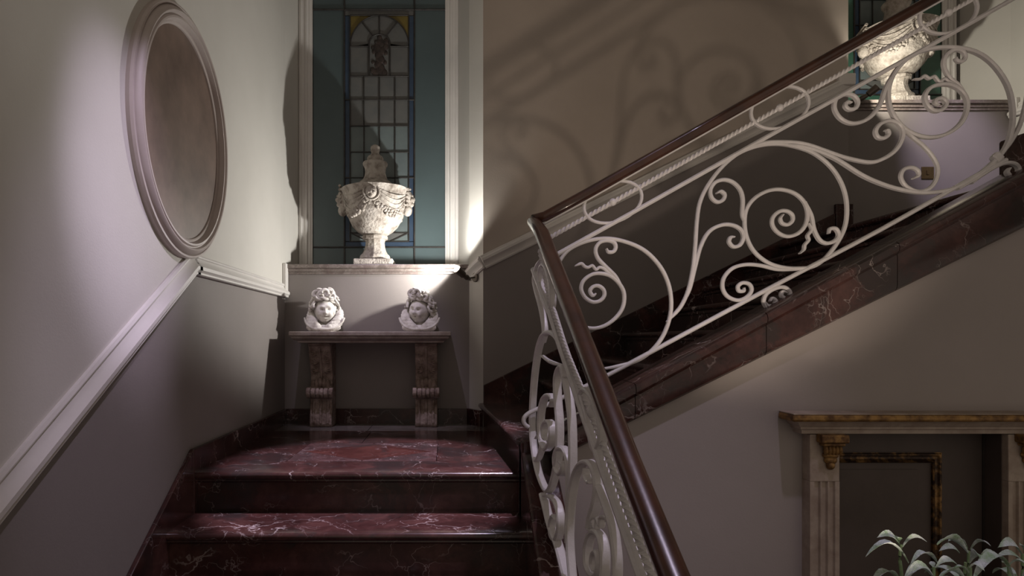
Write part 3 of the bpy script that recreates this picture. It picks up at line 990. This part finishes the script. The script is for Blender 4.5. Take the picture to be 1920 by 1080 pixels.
for lx in (-.905, -.155):
    hw = .078
    ztop = TZ - .08
    y0_ = YB - .021
    # side outline: S-shaped console, front bulging at the top, volute low down, foot block
    H = ztop - LAND
    side = [(y0_, 0), (4.365, 0), (4.355, .02), (4.36, .10), (4.375, .16), (4.372, .20), (4.335, .215), (4.318, .235), (4.318, .262), (4.335, .285), (4.375, .30), (4.395, .33), (4.392, .38), (4.365, .45), (4.335, .52), (4.312, .58), (4.30, H - .02), (4.30, H), (y0_, H)]
    leg = MB().prism([(lx - hw, y, LAND + z) for y, z in side], (hw * 2, 0, 0)).build('leg', 'stone_brown', t, 0, .010)
    # volute roll
    m = MB()
    for k, (a, b) in enumerate(((-.094, -.066), (-.060, -.030), (-.026, -.004), (.004, .026), (.030, .060), (.066, .094))):
        m.disc_cyl((lx + a, 4.338, LAND + .248), (lx + b, 4.338, LAND + .248), .040 if k in (0, 5) else .037, None, 20)
    m.build('volute', 'stone_brown', leg, 40, .005)
    # shell leaf above the volute
    m = MB()
    for k in range(-2, 3):
        m.ball((lx + k * .026, 4.348 + abs(k) * .004, LAND + .318 - abs(k) * .007), (.019, .022, .034), 10, 7)
    m.build('shell_leaf', 'stone_brown', leg, 60)
    # acanthus leaf with midrib on the upper shaft
    fy = lambda z: 4.395 if z < .33 else (4.392 - (z - .38) * .39 if z > .38 else 4.392)
    m = MB()
    m.sweep([(lx, fy(z) - .004, LAND + z) for z in (.35, .40, .46, .52, .57)], circ(.009, 8), nrm=None)
    for sg in (-1, 1):
        for z in (.40, .46, .52):
            y_ = fy(z)
            for k in range(4):
                a = math.radians(-40 + k * 34)
                p0 = Vector((lx + sg * .020, y_ - .002, LAND + z))
                p1 = p0 + Vector((sg * .048 * math.cos(a), -.004, .034 * math.sin(a) + .006))
                m.sweep([p0, (p0 + p1) / 2 + Vector((0, -.009, 0)), p1], circ(.0062, 7), scale=[.6, 1.15, .4], twist=1e-6)
    m.build('acanthus_leaf', 'stone_brown', leg, 60)
    # ribs down the foot
    m = MB()
    for dx in (-.05, 0, .05):
        m.sweep([(lx + dx, 4.372, LAND + .19), (lx + dx, 4.366, LAND + .12), (lx + dx, 4.357, LAND + .03)], circ(.010, 8), nrm=None)
    m.build('rib', 'stone_brown', leg, 60)


# ------------------------------------------------------------------ cherub heads on the console table
def make_cherub(label, cx, cy, zb, turn, tilt, seed, mouth):
    t = thing('cherub_head', label, 'sculpture', (cx, cy, zb), 'carved cherub heads on the console table')
    rr = random.Random(seed)
    C = Vector((cx, cy, zb + .148))
    R = Matrix.Rotation(turn, 3, 'Z') @ Matrix.Rotation(tilt, 3, 'Y')
    g = lambda x, s: math.exp(-(x / s) ** 2)

    def face(d):
        if d.y > .15:
            return 1.0
        u, v = d.x, d.z
        k = 1.0
        k += .36 * g(u, .13) * g(v + .13, .09) + .15 * g(u, .09) * g(v - .05, .16)
        k += .06 * g(abs(u) - .13, .07) * g(v + .19, .07)
        k += .09 * g(v - .34, .08) * g(abs(u) - .32, .22)
        k -= .32 * g(abs(u) - .32, .15) * g(v - .11, .10)
        k += .15 * g(abs(u) - .33, .10) * g(v - .09, .055)
        k -= .06 * g(abs(u) - .33, .12) * g(v - .085, .02)
        k += .11 * g(abs(u) - .46, .20) * g(v + .28, .20)
        k += .10 * g(u, .17) * g(v + .37, .05)
        k -= mouth * g(u, .15) * g(v + .465, .052)
        k += .10 * g(u, .14) * g(v + .58, .05)
        k -= .05 * g(u, .16) * g(v + .665, .04)
        k += .08 * g(u, .18) * g(v + .78, .10)
        return k
    m = MB()
    m.ball((0, 0, 0), (.074, .080, .090), 72, 56, face)
    m.v = [tuple(C + R @ Vector(p)) for p in m.v]
    m.build('face', 'stone_white', t, 80)
    # curls
    h = MB()
    h.ball((0, .024, .030), (.083, .078, .096), 28, 20, lambda d: .6 if d.z < -.35 else (1.0 if d.y > -.42 or d.z > .62 else .70))
    spots = []
    for k in range(9):
        a = math.radians(196 + k * 18.5)
        spots.append((math.cos(a) * .80, math.sin(a) * .66, .60 + .16 * math.sin(math.pi * k / 8)))
    for k in range(8):
        a = math.radians(185 + k * 24)
        spots.append((math.cos(a) * .60, math.sin(a) * .45, .93))
    for sg in (-1, 1):
        for z in (.36, .12, -.12, -.34):
            spots.append((sg * .95, -.18 + .25 * (z < 0), z))
            spots.append((sg * .90, .25, z + .1))
    spots += [(-.3, .2, 1.0), (.3, .2, 1.0), (0, -.1, 1.08), (.1, .5, .95)]
    spots += [(sx * .7, sy * .8 - .1, sz + .15) for sx, sy, sz in spots[:9]] + [(-.45, -.2, 1.1), (.4, -.25, 1.1), (-.15, -.3, 1.2), (.2, .1, 1.2)]
    for sx, sy, sz in spots:
        d = Vector((sx, sy, sz)).normalized()
        c = Vector((d.x * .090, d.y * .086 + .012, d.z * .118 + .012))
        u = d.cross(Vector((0, 0, 1)) if abs(d.z) < .9 else Vector((1, 0, 0))).normalized()
        v = d.cross(u)
        sg = rr.choice((-1, 1))
        a0 = rr.uniform(0, 6.28)
        R0 = rr.uniform(.024, .038)
        if rr.random() < .25:
            continue
        pts = []
        for k in range(15):
            f = k / 14
            a = a0 + sg * f * 6.3
            r = R0 * (1.15 - .92 * f)
            pts.append(c + u * r * math.cos(a) + v * r * math.sin(a) + d * (-.002 + .030 * f))
        h.sweep(pts, circ(.0115, 7), nrm=None, scale=[.55 + .5 * math.sin(math.pi * min(1, .15 + k / 16)) for k in range(15)], twist=1e-6)
    for q in range(11):
        a0 = math.radians(205 + q * 13)
        r0 = .055 + .012 * (q % 2)
        b0 = Vector((math.cos(a0) * r0, math.sin(a0) * r0 * .9 + .01, .098 + .012 * (q % 3)))
        sg = 1 if q % 2 else -1
        pts = []
        for k in range(16):
            f = k / 15
            an = sg * f * 5.2 + q
            rad = .032 * (1 - .62 * f)
            pts.append(b0 + Vector((math.cos(an) * rad, -.012 - .010 * f, math.sin(an) * rad * .9 + .010)))
        h.sweep(pts, circ(.0125, 8), nrm=(0, -1, 0), scale=[.5 + .55 * math.sin(math.pi * min(1, .12 + k / 17)) for k in range(16)])
    h.v = [tuple(C + R @ Vector(p)) for p in h.v]
    h.build('hair', 'stone_white', t, 70)
    # wings folded like a collar: rows of feathers
    for sg in (-1, 1):
        m = MB()
        for row in range(3):
            nf_ = 7 - row
            for k in range(nf_):
                f = k / (nf_ - 1)
                # root curve from under the chin to the shoulder, tips fanning outwards
                root = Vector((sg * (.012 + .075 * f), -.075 + .070 * f + row * .006, .028 + .045 * f))
                ang = math.radians(2 + 74 * f)
                ln = (.112 - row * .026) * (1 - .10 * f)
                dirv = Vector((sg * math.cos(ang), .22 + .18 * f, math.sin(ang) * .95)).normalized()
                tip = root + dirv * ln
                side = dirv.cross(Vector((0, -1, 0))).normalized()
                pts = []
                sc2 = []
                for j in range(7):
                    q = j / 6
                    pts.append(root.lerp(tip, q) + Vector((0, -.012 * math.sin(math.pi * q) - .009 * row - .012 * q * q, 0)))
                    sc2.append((.55 + .75 * math.sin(math.pi * (.15 + .62 * q))) * (1 if j < 6 else .55))
                m.sweep(pts, [(.019 * math.cos(2 * math.pi * w_ / 8), .0065 * math.sin(2 * math.pi * w_ / 8)) for w_ in range(8)], nrm=(0, -1, 0), scale=sc2)
        # leading edge
        pts = catmull([(sg * .0, -.090, .018), (sg * .05, -.088, .020), (sg * .095, -.072, .036), (sg * .128, -.052, .066), (sg * .143, -.035, .10)], 4)
        m.sweep(pts, circ(.013, 8), nrm=None, scale=[1 - .5 * i / len(pts) for i in range(len(pts))], twist=1e-6)
        m.v = [tuple(Vector((cx, cy, zb)) + Vector(p)) for p in m.v]
        m.build('wing', 'stone_white', t, 60)
    m = MB()
    m.lathe([(.070, 0), (.070, .03), (.062, .10), (.05, .14), (.02, .16)], (cx, cy + .045, zb), 20)
    m.lathe([(.06, .0), (.06, .02), (.045, .045), (.03, .05)], (cx, cy - .02, zb), 20)
    m.build('mount', 'stone_white', t, 50)


make_cherub('white stone cherub head with open mouth at the left of the console table', -.885, 4.425, TZ, math.radians(12), math.radians(-4), 5, .42)
make_cherub('white stone cherub head with small mouth under the spotlight on the console table', -.205, 4.42, TZ, math.radians(-24), math.radians(6), 12, .24)

# ------------------------------------------------------------------ iron railing with mahogany handrail
PY = 2.72
KP = PY / 1150
rl = thing('stair_railing', 'white wrought iron scroll railing with dark mahogany handrail', 'railing', (.40, PY, LAND + R2))


def drawA(u, v):                 # drawing of the panel along the upper flight (plane facing the hall)
    return ((u - 840) * KP, PY, (635 - v) * KP)


def drawB(u, v):                 # panel down the lower flight (plane across the hall, leaning out slightly)
    y = 595.1 / ((u - 840) + 57.5)
    return (.38 + .05 * (2.75 - y), y, (635 - v) * y / 1150)


def z5(p): return [(900 + a * .3147, 400 + b * .3147) for a, b in p]
def z6(p): return [(900 + a * .4444, 600 + b * .4444) for a, b in p]
def z7(p): return [(1250 + a * .3518, 220 + b * .3518) for a, b in p]
def z8(p): return [(1540 + a * .3704, b * .3704) for a, b in p]


NB = Vector((1, .05, 0)).normalized()


def scroll(pts, th=.0076, dp=.011, fn=drawA, nrm=(0, -1, 0), taper=True, nm='scroll', step=5):
    q = catmull([Vector(fn(*p)) for p in pts], step)
    n = len(q)
    sc3 = [min(1, .45 + .55 * min(i, n - 1 - i) / 6) if taper else 1 for i in range(n)]
    scroll.n += 1
    return MB().sweep(q, rect(th, dp + .0007 * (scroll.n % 5), .33), nrm=nrm, scale=sc3).build(nm, 'iron', rl, 40)


scroll.n = 0
# upper flight panel: scrolls
scroll(z5([(440, 345), (460, 310), (520, 225), (620, 172), (735, 150), (850, 165), (970, 215), (1060, 300), (1115, 400), (1138, 510), (1130, 620), (1090, 730), (1020, 820), (930, 880), (800, 915), (690, 930)]))
scroll(z5([(690, 478), (672, 490), (655, 465), (672, 438), (705, 432), (735, 455), (740, 490), (715, 520), (670, 528), (625, 500), (602, 450), (618, 400), (665, 365), (720, 358), (780, 375), (830, 420), (858, 480), (850, 560), (805, 625), (740, 670), (670, 685), (600, 670), (540, 630)]))
scroll(z5([(850, 450), (810, 380), (745, 315), (700, 265), (688, 215), (712, 175), (755, 162), (795, 172), (808, 200), (795, 228), (765, 230), (752, 210)]))
scroll(z5([(800, 380), (760, 350), (735, 328), (710, 322), (690, 335), (668, 312), (645, 322), (625, 318), (605, 300), (585, 305), (565, 314)]), .006, .009)
scroll(z7([(0, 1090), (40, 1050), (80, 1000), (115, 920), (140, 800), (152, 680), (160, 560), (175, 460), (215, 370), (290, 270), (380, 195), (480, 155), (580, 142), (680, 155), (780, 190), (870, 260), (930, 350), (958, 450), (955, 560), (920, 650),
           (850, 745), (780, 795), (700, 805), (620, 800), (540, 775), (470, 720), (430, 650), (415, 570), (425, 490), (470, 430), (540, 392), (610, 385), (680, 405), (730, 450), (750, 510), (740, 570), (705, 615), (650, 635), (600, 620), (565, 580),
           (565, 535), (600, 502), (640, 500), (668, 520), (670, 550), (645, 572), (615, 565), (605, 540), (620, 518)]))
scroll(z7([(415, 560), (402, 520), (405, 440), (390, 385), (350, 345), (300, 333), (255, 350), (232, 390), (240, 430), (270, 452), (300, 440), (308, 412), (288, 395), (265, 405)]))
scroll(z7([(90, 985), (120, 920), (150, 800), (180, 690), (225, 610), (290, 575), (350, 575), (395, 600), (408, 640), (390, 680), (355, 690), (332, 665), (340, 640), (360, 638)]))
scroll(z7([(735, 450), (768, 520), (785, 600), (815, 655), (855, 672), (900, 655), (915, 625), (900, 595), (870, 595), (862, 620)]))
scroll(z7([(755, 565), (770, 600), (750, 630), (755, 655), (735, 680), (730, 705), (708, 726)]), .006, .009)
scroll(z7([(720, 812), (600, 812), (500, 790), (420, 785), (350, 805), (305, 855), (298, 910), (325, 955), (380, 975), (430, 955), (452, 920), (440, 890), (405, 882), (380, 900), (385, 925), (410, 925), (412, 908)]))
scroll(z7([(530, 1020), (516, 985), (528, 945), (570, 915), (620, 905), (652, 925), (655, 952), (632, 966), (610, 950), (618, 930), (638, 935)]), .008)
scroll(z7([(522, 985), (540, 1006), (568, 1002), (580, 980), (562, 966), (548, 980)]), .008)
scroll(z7([(440, 160), (500, 143), (560, 133), (680, 135), (760, 150), (860, 185), (950, 215)]) +
       z8([(0, 756), (60, 775), (240, 822), (310, 805), (370, 765), (405, 710), (410, 660), (385, 625), (340, 612), (295, 630), (273, 665), (285, 695), (315, 700), (338, 682), (335, 662), (322, 660)])[2:], .0076)
scroll(z7([(640, 148), (700, 155), (780, 172), (900, 222)]) +
       z8([(200, 885), (300, 930), (400, 960), (500, 975), (600, 970), (690, 945), (780, 895), (870, 820), (930, 750), (962, 660), (968, 560), (950, 460), (910, 380), (850, 310), (780, 265), (700, 245), (620, 240), (540, 250),
           (470, 275), (410, 320), (360, 385), (338, 460), (345, 540), (380, 610), (430, 660), (500, 690), (570, 695), (640, 675), (700, 630), (732, 570), (735, 510), (705, 460), (650, 430), (590, 430), (545, 450), (522, 490), (535, 535),
           (570, 562), (610, 555), (630, 525), (610, 500), (580, 505), (575, 525), (590, 535)]))
scroll(z8([(420, 660), (460, 695), (510, 735), (560, 790), (588, 850), (580, 910), (545, 955), (490, 970), (430, 945), (402, 900), (415, 860), (455, 848), (488, 865), (490, 890), (462, 905)]))
scroll(z8([(738, 510), (700, 440), (645, 390), (618, 330), (632, 280), (675, 252), (715, 262), (727, 290), (710, 312), (685, 308), (678, 293)]))
scroll(z8([(690, 435), (640, 412), (620, 400), (595, 415), (570, 388), (545, 398), (520, 385), (500, 400), (465, 402)]), .006, .009)
scroll(z8([(410, 318), (350, 400), (320, 460), (300, 520), (260, 580), (210, 615), (150, 625), (95, 600), (65, 550), (75, 500), (115, 478), (160, 485), (183, 515), (172, 548), (140, 555), (120, 538), (130, 518), (150, 522)]))
scroll(z8([(690, 960), (790, 900), (870, 850), (930, 826), (975, 830), (997, 855), (985, 885), (955, 892), (938, 872), (950, 852)]))
scroll(z8([(760, 930), (830, 870), (900, 790), (960, 715), (1005, 630), (1030, 540), (1045, 440)]))
# clip where scrolls meet
cl = drawA(*z8([(888, 800)])[0])
MB().sweep([Vector(cl) + Vector((-.012, 0, -.012)), Vector(cl) + Vector((.012, 0, .012))][::-1], rect(.022, .017), nrm=(0, -1, 0)).build('clip', 'iron', rl, 0, .004)

# flat bars of the upper panel
scroll([(1022, 492), (1035, 482), (1183, 400), (1391, 283), (1540, 200), (1725, 96), (1896, 0), (1990, -53)], .0095, .013, taper=False, nm='top_bar', step=2)
scroll(z6([(205, 452), (190, 440), (184, 425), (190, 407), (215, 388), (260, 368), (310, 345)]) + [(1130, 708), (1300, 617), (1447, 538), (1650, 431), (1829, 330), (1885, 300)], .0085, .013, taper=False, nm='bottom_bar', step=4)


def oval_ring(cu, cv, a, b, rot, fn=drawA, nrm=(0, -1, 0)):
    c_, s_ = math.cos(rot), math.sin(rot)
    pts = [fn(cu + a * math.cos(q) * c_ - b * math.sin(q) * s_, cv + a * math.cos(q) * s_ + b * math.sin(q) * c_) for q in [2 * math.pi * k / 36 for k in range(36)]]
    MB().sweep(pts, rect(.0062, .010, .3), nrm=nrm, closed=True).build('ring', 'iron', rl, 40)


for cu, cv in ((1149, 379), (1462, 202), (1778, 24)):
    oval_ring(cu, cv, 56, 37, math.radians(-20))
    MB().ball(drawA(cu, cv), .017, 14, 10).build('knob', 'iron', rl, 60)


def twisted(pts, fn, r=.0075, tw=.42):
    P = [Vector(fn(*p)) for p in pts]
    q = []
    for a, b in zip(P[:-1], P[1:]):
        n = max(2, int((b - a).length / .006))
        q += [a.lerp(b, k / n) for k in range(n)]
    q.append(P[-1])
    MB().sweep(q, [(-r, -r), (r, -r), (r, r), (-r, r)], nrm=None, twist=tw).build('twisted_rod', 'iron', rl)


twisted([(1030, 446), (1149, 379), (1462, 202), (1778, 24), (1900, -45)], drawA)

# lower flight panel
def sB(p, th=.0085, dp=.014, **k):
    return scroll(z6(p), th, dp, drawB, tuple(NB), **k)


sB([(340, 95), (325, 70), (300, 52), (272, 62), (254, 100), (243, 150), (232, 230), (224, 330), (221, 440), (228, 540), (246, 635), (270, 700), (290, 722), (308, 690), (324, 620), (334, 540), (336, 440), (328, 330), (326, 250), (338, 205), (355, 200), (366, 240)])
sB([(305, 365), (312, 335), (298, 318), (274, 330), (260, 380), (256, 440), (262, 510), (280, 545), (300, 520), (306, 470), (300, 435), (284, 430), (272, 455), (276, 495), (288, 505)])
sB([(235, 600), (250, 580), (262, 540), (262, 500), (250, 490), (242, 500)], .007)
sB([(262, 150), (290, 172), (320, 185), (346, 190)], .006, .010)
sB([(352, 205), (364, 260), (378, 340), (388, 430), (391, 560), (388, 680), (382, 800), (378, 880), (380, 960), (386, 1040), (395, 1130)], taper=False)
sB([(345, 598), (356, 612), (352, 640), (338, 648), (326, 625), (322, 585), (330, 550), (348, 540), (366, 555), (377, 600), (380, 680), (379, 780), (376, 880)])
sB([(376, 940), (380, 830), (388, 740), (404, 660), (428, 612), (458, 600), (484, 622), (497, 670), (500, 720), (490, 780), (474, 830), (466, 878)])
sB([(452, 625), (450, 655), (462, 682), (474, 686)], .007)
sB([(462, 884), (478, 886), (482, 852), (494, 880), (500, 840), (512, 868), (516, 834), (540, 836), (542, 852)], .006, .010)
sB([(490, 1058), (482, 1030), (486, 992), (497, 980), (507, 1000), (508, 1050), (496, 1080), (474, 1072), (456, 1030), (455, 960), (468, 910), (490, 893), (512, 915), (525, 975), (526, 1050), (520, 1120)])
sB([(276, 742), (300, 745), (326, 772), (340, 835), (337, 895), (322, 928), (306, 905), (304, 860), (314, 828), (326, 838)])
sB([(266, 735), (276, 775), (300, 870), (332, 955), (365, 1080), (395, 1180)], .010, .015, taper=False, nm='bottom_bar')
sB([(505, 700), (530, 770), (556, 850), (572, 940), (580, 1030), (578, 1130)])
scroll([(1003, 505), (1018, 545), (1035, 586), (1051, 639), (1087, 745), (1120, 838), (1160, 950), (1207, 1080), (1230, 1145)], .011, .018, drawB, tuple(NB), taper=False, nm='top_bar', step=2)
scroll([(1016, 488), (1008, 500), (1003, 525), (1008, 550), (1016, 580), (1022, 620), (1018, 642)], .008, .012, drawB, tuple(NB))
scroll([(1030, 585), (1020, 560), (1013, 528), (1016, 500), (1025, 500), (1034, 530), (1036, 570), (1030, 585)], .007, .012, drawB, tuple(NB), taper=False, nm='ring')
twisted([(1012, 470), (1030, 560), (1062, 660), (1099, 752), (1140, 858), (1225, 1090), (1240, 1130)], drawB, .0078)
scroll([(1092, 740), (1102, 775), (1114, 835), (1122, 842), (1130, 820), (1128, 790), (1112, 745), (1098, 730), (1092, 740)], .007, .012, drawB, tuple(NB), taper=False, nm='ring')
MB().ball(drawB(1111, 772), (.018, .018, .022), 14, 10).build('knob', 'iron', rl, 60)
# handrail: rounded section, one continuous rail with the turn at the landing
hp = [drawB(1330, 1240), drawB(1262, 1075), drawB(1180, 868), drawB(1105, 670), drawB(1042, 505), drawB(1016, 438)]
a = Vector(hp[-1])
b = Vector(drawA(1022, 407))
hp2 = [Vector(p) for p in hp] + [Vector((.383, 2.735, .520)), Vector((.388, 2.745, .535)), b] + [Vector(drawA(u, v)) for u, v in ((1100, 364), (1300, 251), (1500, 138), (1730, 9), (2000, -143))]
sec = [(.030 * math.copysign(abs(math.cos(q)) ** .7, math.cos(q)), .024 * math.copysign(abs(math.sin(q)) ** .8, math.sin(q))) for q in [2 * math.pi * k / 16 for k in range(16)]]
MB().sweep(hp2, sec, nrm=None, scale=[1] * len(hp2), twist=1e-7).build('handrail', 'wood', rl, 45)
MB().sweep([p - Vector((0, 0, .027)) for p in hp2], rect(.012, .005), nrm=None, twist=1e-7, scale=[1] * len(hp2)).build('rail_strip', 'iron', rl)

# ------------------------------------------------------------------ mantelpiece under the stair
mt = thing('mantelpiece', 'worn cream and gilt mantelpiece against the wall under the stair', 'fireplace', (1.93, 2.55, HALL))
MZ = -.316
YM = 2.54
MX0, MX1 = 1.429, 2.61
MB().box(MX0, 2.40, YM, YU, MZ - .030, MZ).build('shelf', 'gold', mt, 0, .010)
MB().box(2.401, MX1, YM - .015, YU, MZ - .030, MZ).build('shelf', 'gold', mt, 0, .010)
MB().box(MX0 + .006, MX1 - .006, YM + .006, YU, MZ, MZ + .004).build('shelf_cover', 'cream', mt)
m = MB()
pr = [(0, 0), (.010, -.006), (.020, -.020), (.030, -.026), (.032, -.036), (.040, -.040), (.042, -.056)]
ring = [[(MX0 + .025 + d, YU, MZ - .03 + h), (MX0 + .025 + d, YM + .012 + d, MZ - .03 + h), (MX1 - .025 - d, YM + .012 + d, MZ - .03 + h), (MX1 - .025 - d, YU, MZ - .03 + h)] for d, h in pr]
for r in ring:
    m.v += r
for j in range(len(ring) - 1):
    for k in range(4):
        m.f.append((j * 4 + k, j * 4 + (k + 1) % 4, (j + 1) * 4 + (k + 1) % 4, (j + 1) * 4 + k))
m.f += [(0, 1, 2, 3), tuple((len(ring) - 1) * 4 + k for k in range(4))]
m.build('cornice', 'cream', mt, 30)
YPF = 2.60
for x0, x1 in ((1.535, 1.660), (2.376, 2.50)):
    zt = MZ - .09
    p = MB()
    # fluted pilaster face
    nfl = 3
    poly = [(x0, YU), (x0, YPF)]
    wd = (x1 - x0)
    for k in range(nfl):
        c = x0 + wd * (k + 1) / (nfl + 1)
        poly += [(c - .013, YPF), (c - .009, YPF + .010), (c + .009, YPF + .010), (c + .013, YPF)]
    poly += [(x1, YPF), (x1, YU)]
    p.prism([(x, y, HALL + .14) for x, y in poly], (0, 0, zt - .20 - HALL - .14))
    pil = p.build('pilaster', 'cream', mt)
    MB().box(x0, x1, YPF, YU, zt - .20, zt).build('pilaster_block', 'cream', pil, 0, .003)
    MB().box(x0 - .012, x1 + .012, YPF - .012, YU, HALL, HALL + .14).build('pilaster_base', 'cream', pil, 0, .004)
    # gilt corbel
    cxm = x0 + wd * .66
    m = MB()
    m.box(cxm - .058, cxm + .058, YPF - .045, YPF + .002, zt - .032, zt + .004)
    m.box(cxm - .046, cxm + .046, YPF - .038, YPF + .002, zt - .046, zt - .032)
    cb = m.build('corbel', 'gold', mt, 0, .006)
    m = MB()
    for k in range(-2, 3):
        m.ball((cxm + k * .015, YPF - .022, zt - .062), (.010, .014, .022), 8, 6)
    for k, r in enumerate((.036, .028, .018)):
        m.ball((cxm, YPF - .006, zt - .085 - k * .022), (r, .016, .020), 12, 8)
    m.build('corbel_leaf', 'gold', cb, 50)
YBK = 2.716
MB().box(OX0 - .05, 2.372, YBK, YBK + .03, HALL, OZ).build('fire_board', 'panel', mt)
MB().box(2.372, OX1 - .001, YU - .03, YBK + .03, HALL, OZ).build('side_board', 'panel', mt)
MB().box(2.364, 2.371, YBK - .006, YBK, HALL, OZ).build('board_gap', 'dark', mt)
kf = YBK / 1150
gx0, gx1, gz = 1.64, (1764 - 840) * kf, (635 - 848) * kf
GP = [(-.022, 0), (-.022, .012), (-.018, .016), (-.014, .012), (-.007, .004), (.004, .004), (.010, .011), (.015, .011), (.019, .006), (.022, .006), (.022, 0)]
moulding('gilt_frame', [(gx0, YBK, HALL + .2), (gx0, YBK, gz - .022), (gx1 - .022, YBK, gz - .022), (gx1 - .022, YBK, HALL + .2)], (0, -1, 0), flip(GP), 'gilt', mt)
MB().box(1.70, gx1 - .105, YBK - .005, YBK, HALL + .3, gz - .075).build('inner_panel', 'panel', mt, 0, .003)

# ------------------------------------------------------------------ potted plant in the foreground
pt = thing('potted_plant', 'silvery green downy plant at the lower right corner', 'plant', (1.50, 1.62, HALL))
px, py_ = 1.50, 1.62
MB().lathe([(.12, 0), (.15, .02), (.16, .30), (.19, .62), (.205, .64), (.205, .68), (.185, .68), (.18, .62)], (px, py_, HALL), 36).build('planter', 'pot', pt, 35)
MB().lathe([(.178, .60), (.178, .63), (.01, .645)], (px, py_, HALL), 24).build('soil', 'soil', pt)


def z9(a, b): return (1580 + a * .1771, 980 + b * .1771)


def at(u, v, y):
    return Vector(((u - 840) * y / 1150, y, (635 - v) * y / 1150))


def leaf(a, b, wd, arch_, roll=0.0, cup=.25):
    d = b - a
    L = d.length
    t = d.normalized()
    up = Vector((0, 0, 1))
    side = t.cross(up)
    side = side.normalized() if side.length > .05 else Vector((1, 0, 0))
    nn = side.cross(t).normalized()
    q = Matrix.Rotation(roll, 3, t)
    side, nn = q @ side, q @ nn
    n, mm = 9, 5
    m = MB()
    for lay in (0, 1):
        for i in range(n):
            f = i / (n - 1)
            wv = wd * (math.sin(math.pi * (f * .90 + .085)) ** .8) * (.45 + .75 * min(1, f * 2)) * (1 if i < n - 1 else .25)
            c = a + d * f + up * 1.5 * arch_ * L * math.sin(math.pi * f ** .85) + up * .10 * L * (math.sin(math.pi * f) - f * f * f)
            for j in range(mm):
                s_ = (j / (mm - 1) - .5) * 2
                m.v.append(tuple(c + side * s_ * wv + nn * (cup * wv * (s_ * s_) - .0035 * lay * (1 - .8 * abs(s_)))))
    k = n * mm
    for i in range(n - 1):
        for j in range(mm - 1):
            q0 = i * mm + j
            m.f.append((q0, q0 + 1, q0 + mm + 1, q0 + mm))
            m.f.append((k + q0, k + q0 + mm, k + q0 + mm + 1, k + q0 + 1))
    for i in range(n - 1):
        for j in (0, mm - 1):
            q0 = i * mm + j
            m.f.append((q0, q0 + mm, k + q0 + mm, k + q0))
    for i in (0, n - 1):
        for j in range(mm - 1):
            q0 = i * mm + j
            m.f.append((q0, k + q0, k + q0 + 1, q0 + 1))
    return m.build('leaf', 'leaf', pt, 60)


LV = [((620, 250), (370, 125), 1.60, .10), ((630, 250), (885, 170), 1.60, .13), ((600, 200), (585, 140), 1.61, 0), ((700, 420), (245, 310), 1.57, .20), ((720, 450), (1005, 385), 1.55, .15),
      ((960, 560), (655, 545), 1.50, .22), ((985, 470), (1210, 415), 1.50, .13), ((965, 480), (938, 400), 1.53, 0), ((1330, 320), (995, 180), 1.58, .08), ((1320, 270), (1120, 160), 1.64, .06),
      ((1350, 420), (1460, 340), 1.52, .1), ((1350, 280), (1565, 220), 1.78, .15), ((1240, 320), (1020, 280), 1.78, .12), ((1420, 440), (1700, 370), 1.76, .15), ((1340, 520), (1170, 470), 1.48, .1),
      ((1810, 570), (1370, 560), 1.46, .22), ((1900, 330), (1650, 225), 1.58, .08), ((1890, 390), (1630, 335), 1.62, .08), ((1760, 440), (1960, 440), 1.50, .15), ((1740, 450), (1690, 400), 1.50, 0),
      ((1930, 300), (1880, 220), 1.66, .05), ((1340, 470), (1500, 490), 1.46, .15), ((1930, 340), (2150, 250), 1.6, .1), ((1300, 600), (1010, 560), 1.55, .1), ((1900, 560), (2080, 520), 1.5, .1)]
for k, (a, b, y, ar) in enumerate(LV):
    pa, pb = at(*z9(*a), y), at(*z9(*b), y - random.uniform(-.02, .05))
    leaf(pa, pb, min(.011, .08 * (pb - pa).length + .004), ar, random.uniform(-.9, .9))
# stems with lower leaves down to the soil
for (u, v, y) in [(615, 230, 1.60), (965, 470, 1.52), (1335, 300, 1.58), (1350, 470, 1.50), (1760, 450, 1.50), (1905, 330, 1.6), (1300, 420, 1.76)]:
    top = at(*z9(u, v), y)
    foot = Vector((px + (top.x - px) * .25, py_ + (top.y - py_) * .3, HALL + .62))
    mid1 = foot.lerp(top, .5) + Vector(((top.x - px) * .25, 0, 0))
    P = catmull([foot, mid1, top - Vector((0, 0, .06)), top], 5)
    MB().sweep(P, circ(.0042, 7), nrm=None, twist=1e-6, scale=[1.3 - .5 * i / len(P) for i in range(len(P))]).build('stem', 'stem', pt, 60)
    for q in range(5):
        c = P[4 + q * 2]
        if c.z > top.z - .075:
            continue
        an = random.uniform(0, 6.28)
        for s_ in (0, math.pi):
            leaf(c, c + Vector((math.cos(an + s_) * .10, math.sin(an + s_) * .10, .03)), .012, .15, random.uniform(-.3, .3))

# floor uplight on a post beside the planter, washing the flight wall through the railing
t = thing('floor_uplight', 'small dark uplight on a post standing by the planter', 'spotlight', (.90, .88, HALL))
MB().lathe([(.09, 0), (.09, .012), (.012, .018), (.012, .78)], (.90, .88, HALL), 24).build('base', 'lamp_metal', t, 40)
MB().disc_cyl((.89, .845, HALL + .76), (.92, .945, HALL + .83), .035, .045, 24).build('lamp_head', 'lamp_metal', t, 40)
spot('uplight_bulb', (.93, .98, HALL + .855), (1.75, 4.5, 2.25), 75, (1.0, .82, .66), 52, .7, .045)

for o in bpy.data.objects:
    if '_o' in o:
        del o['_o']
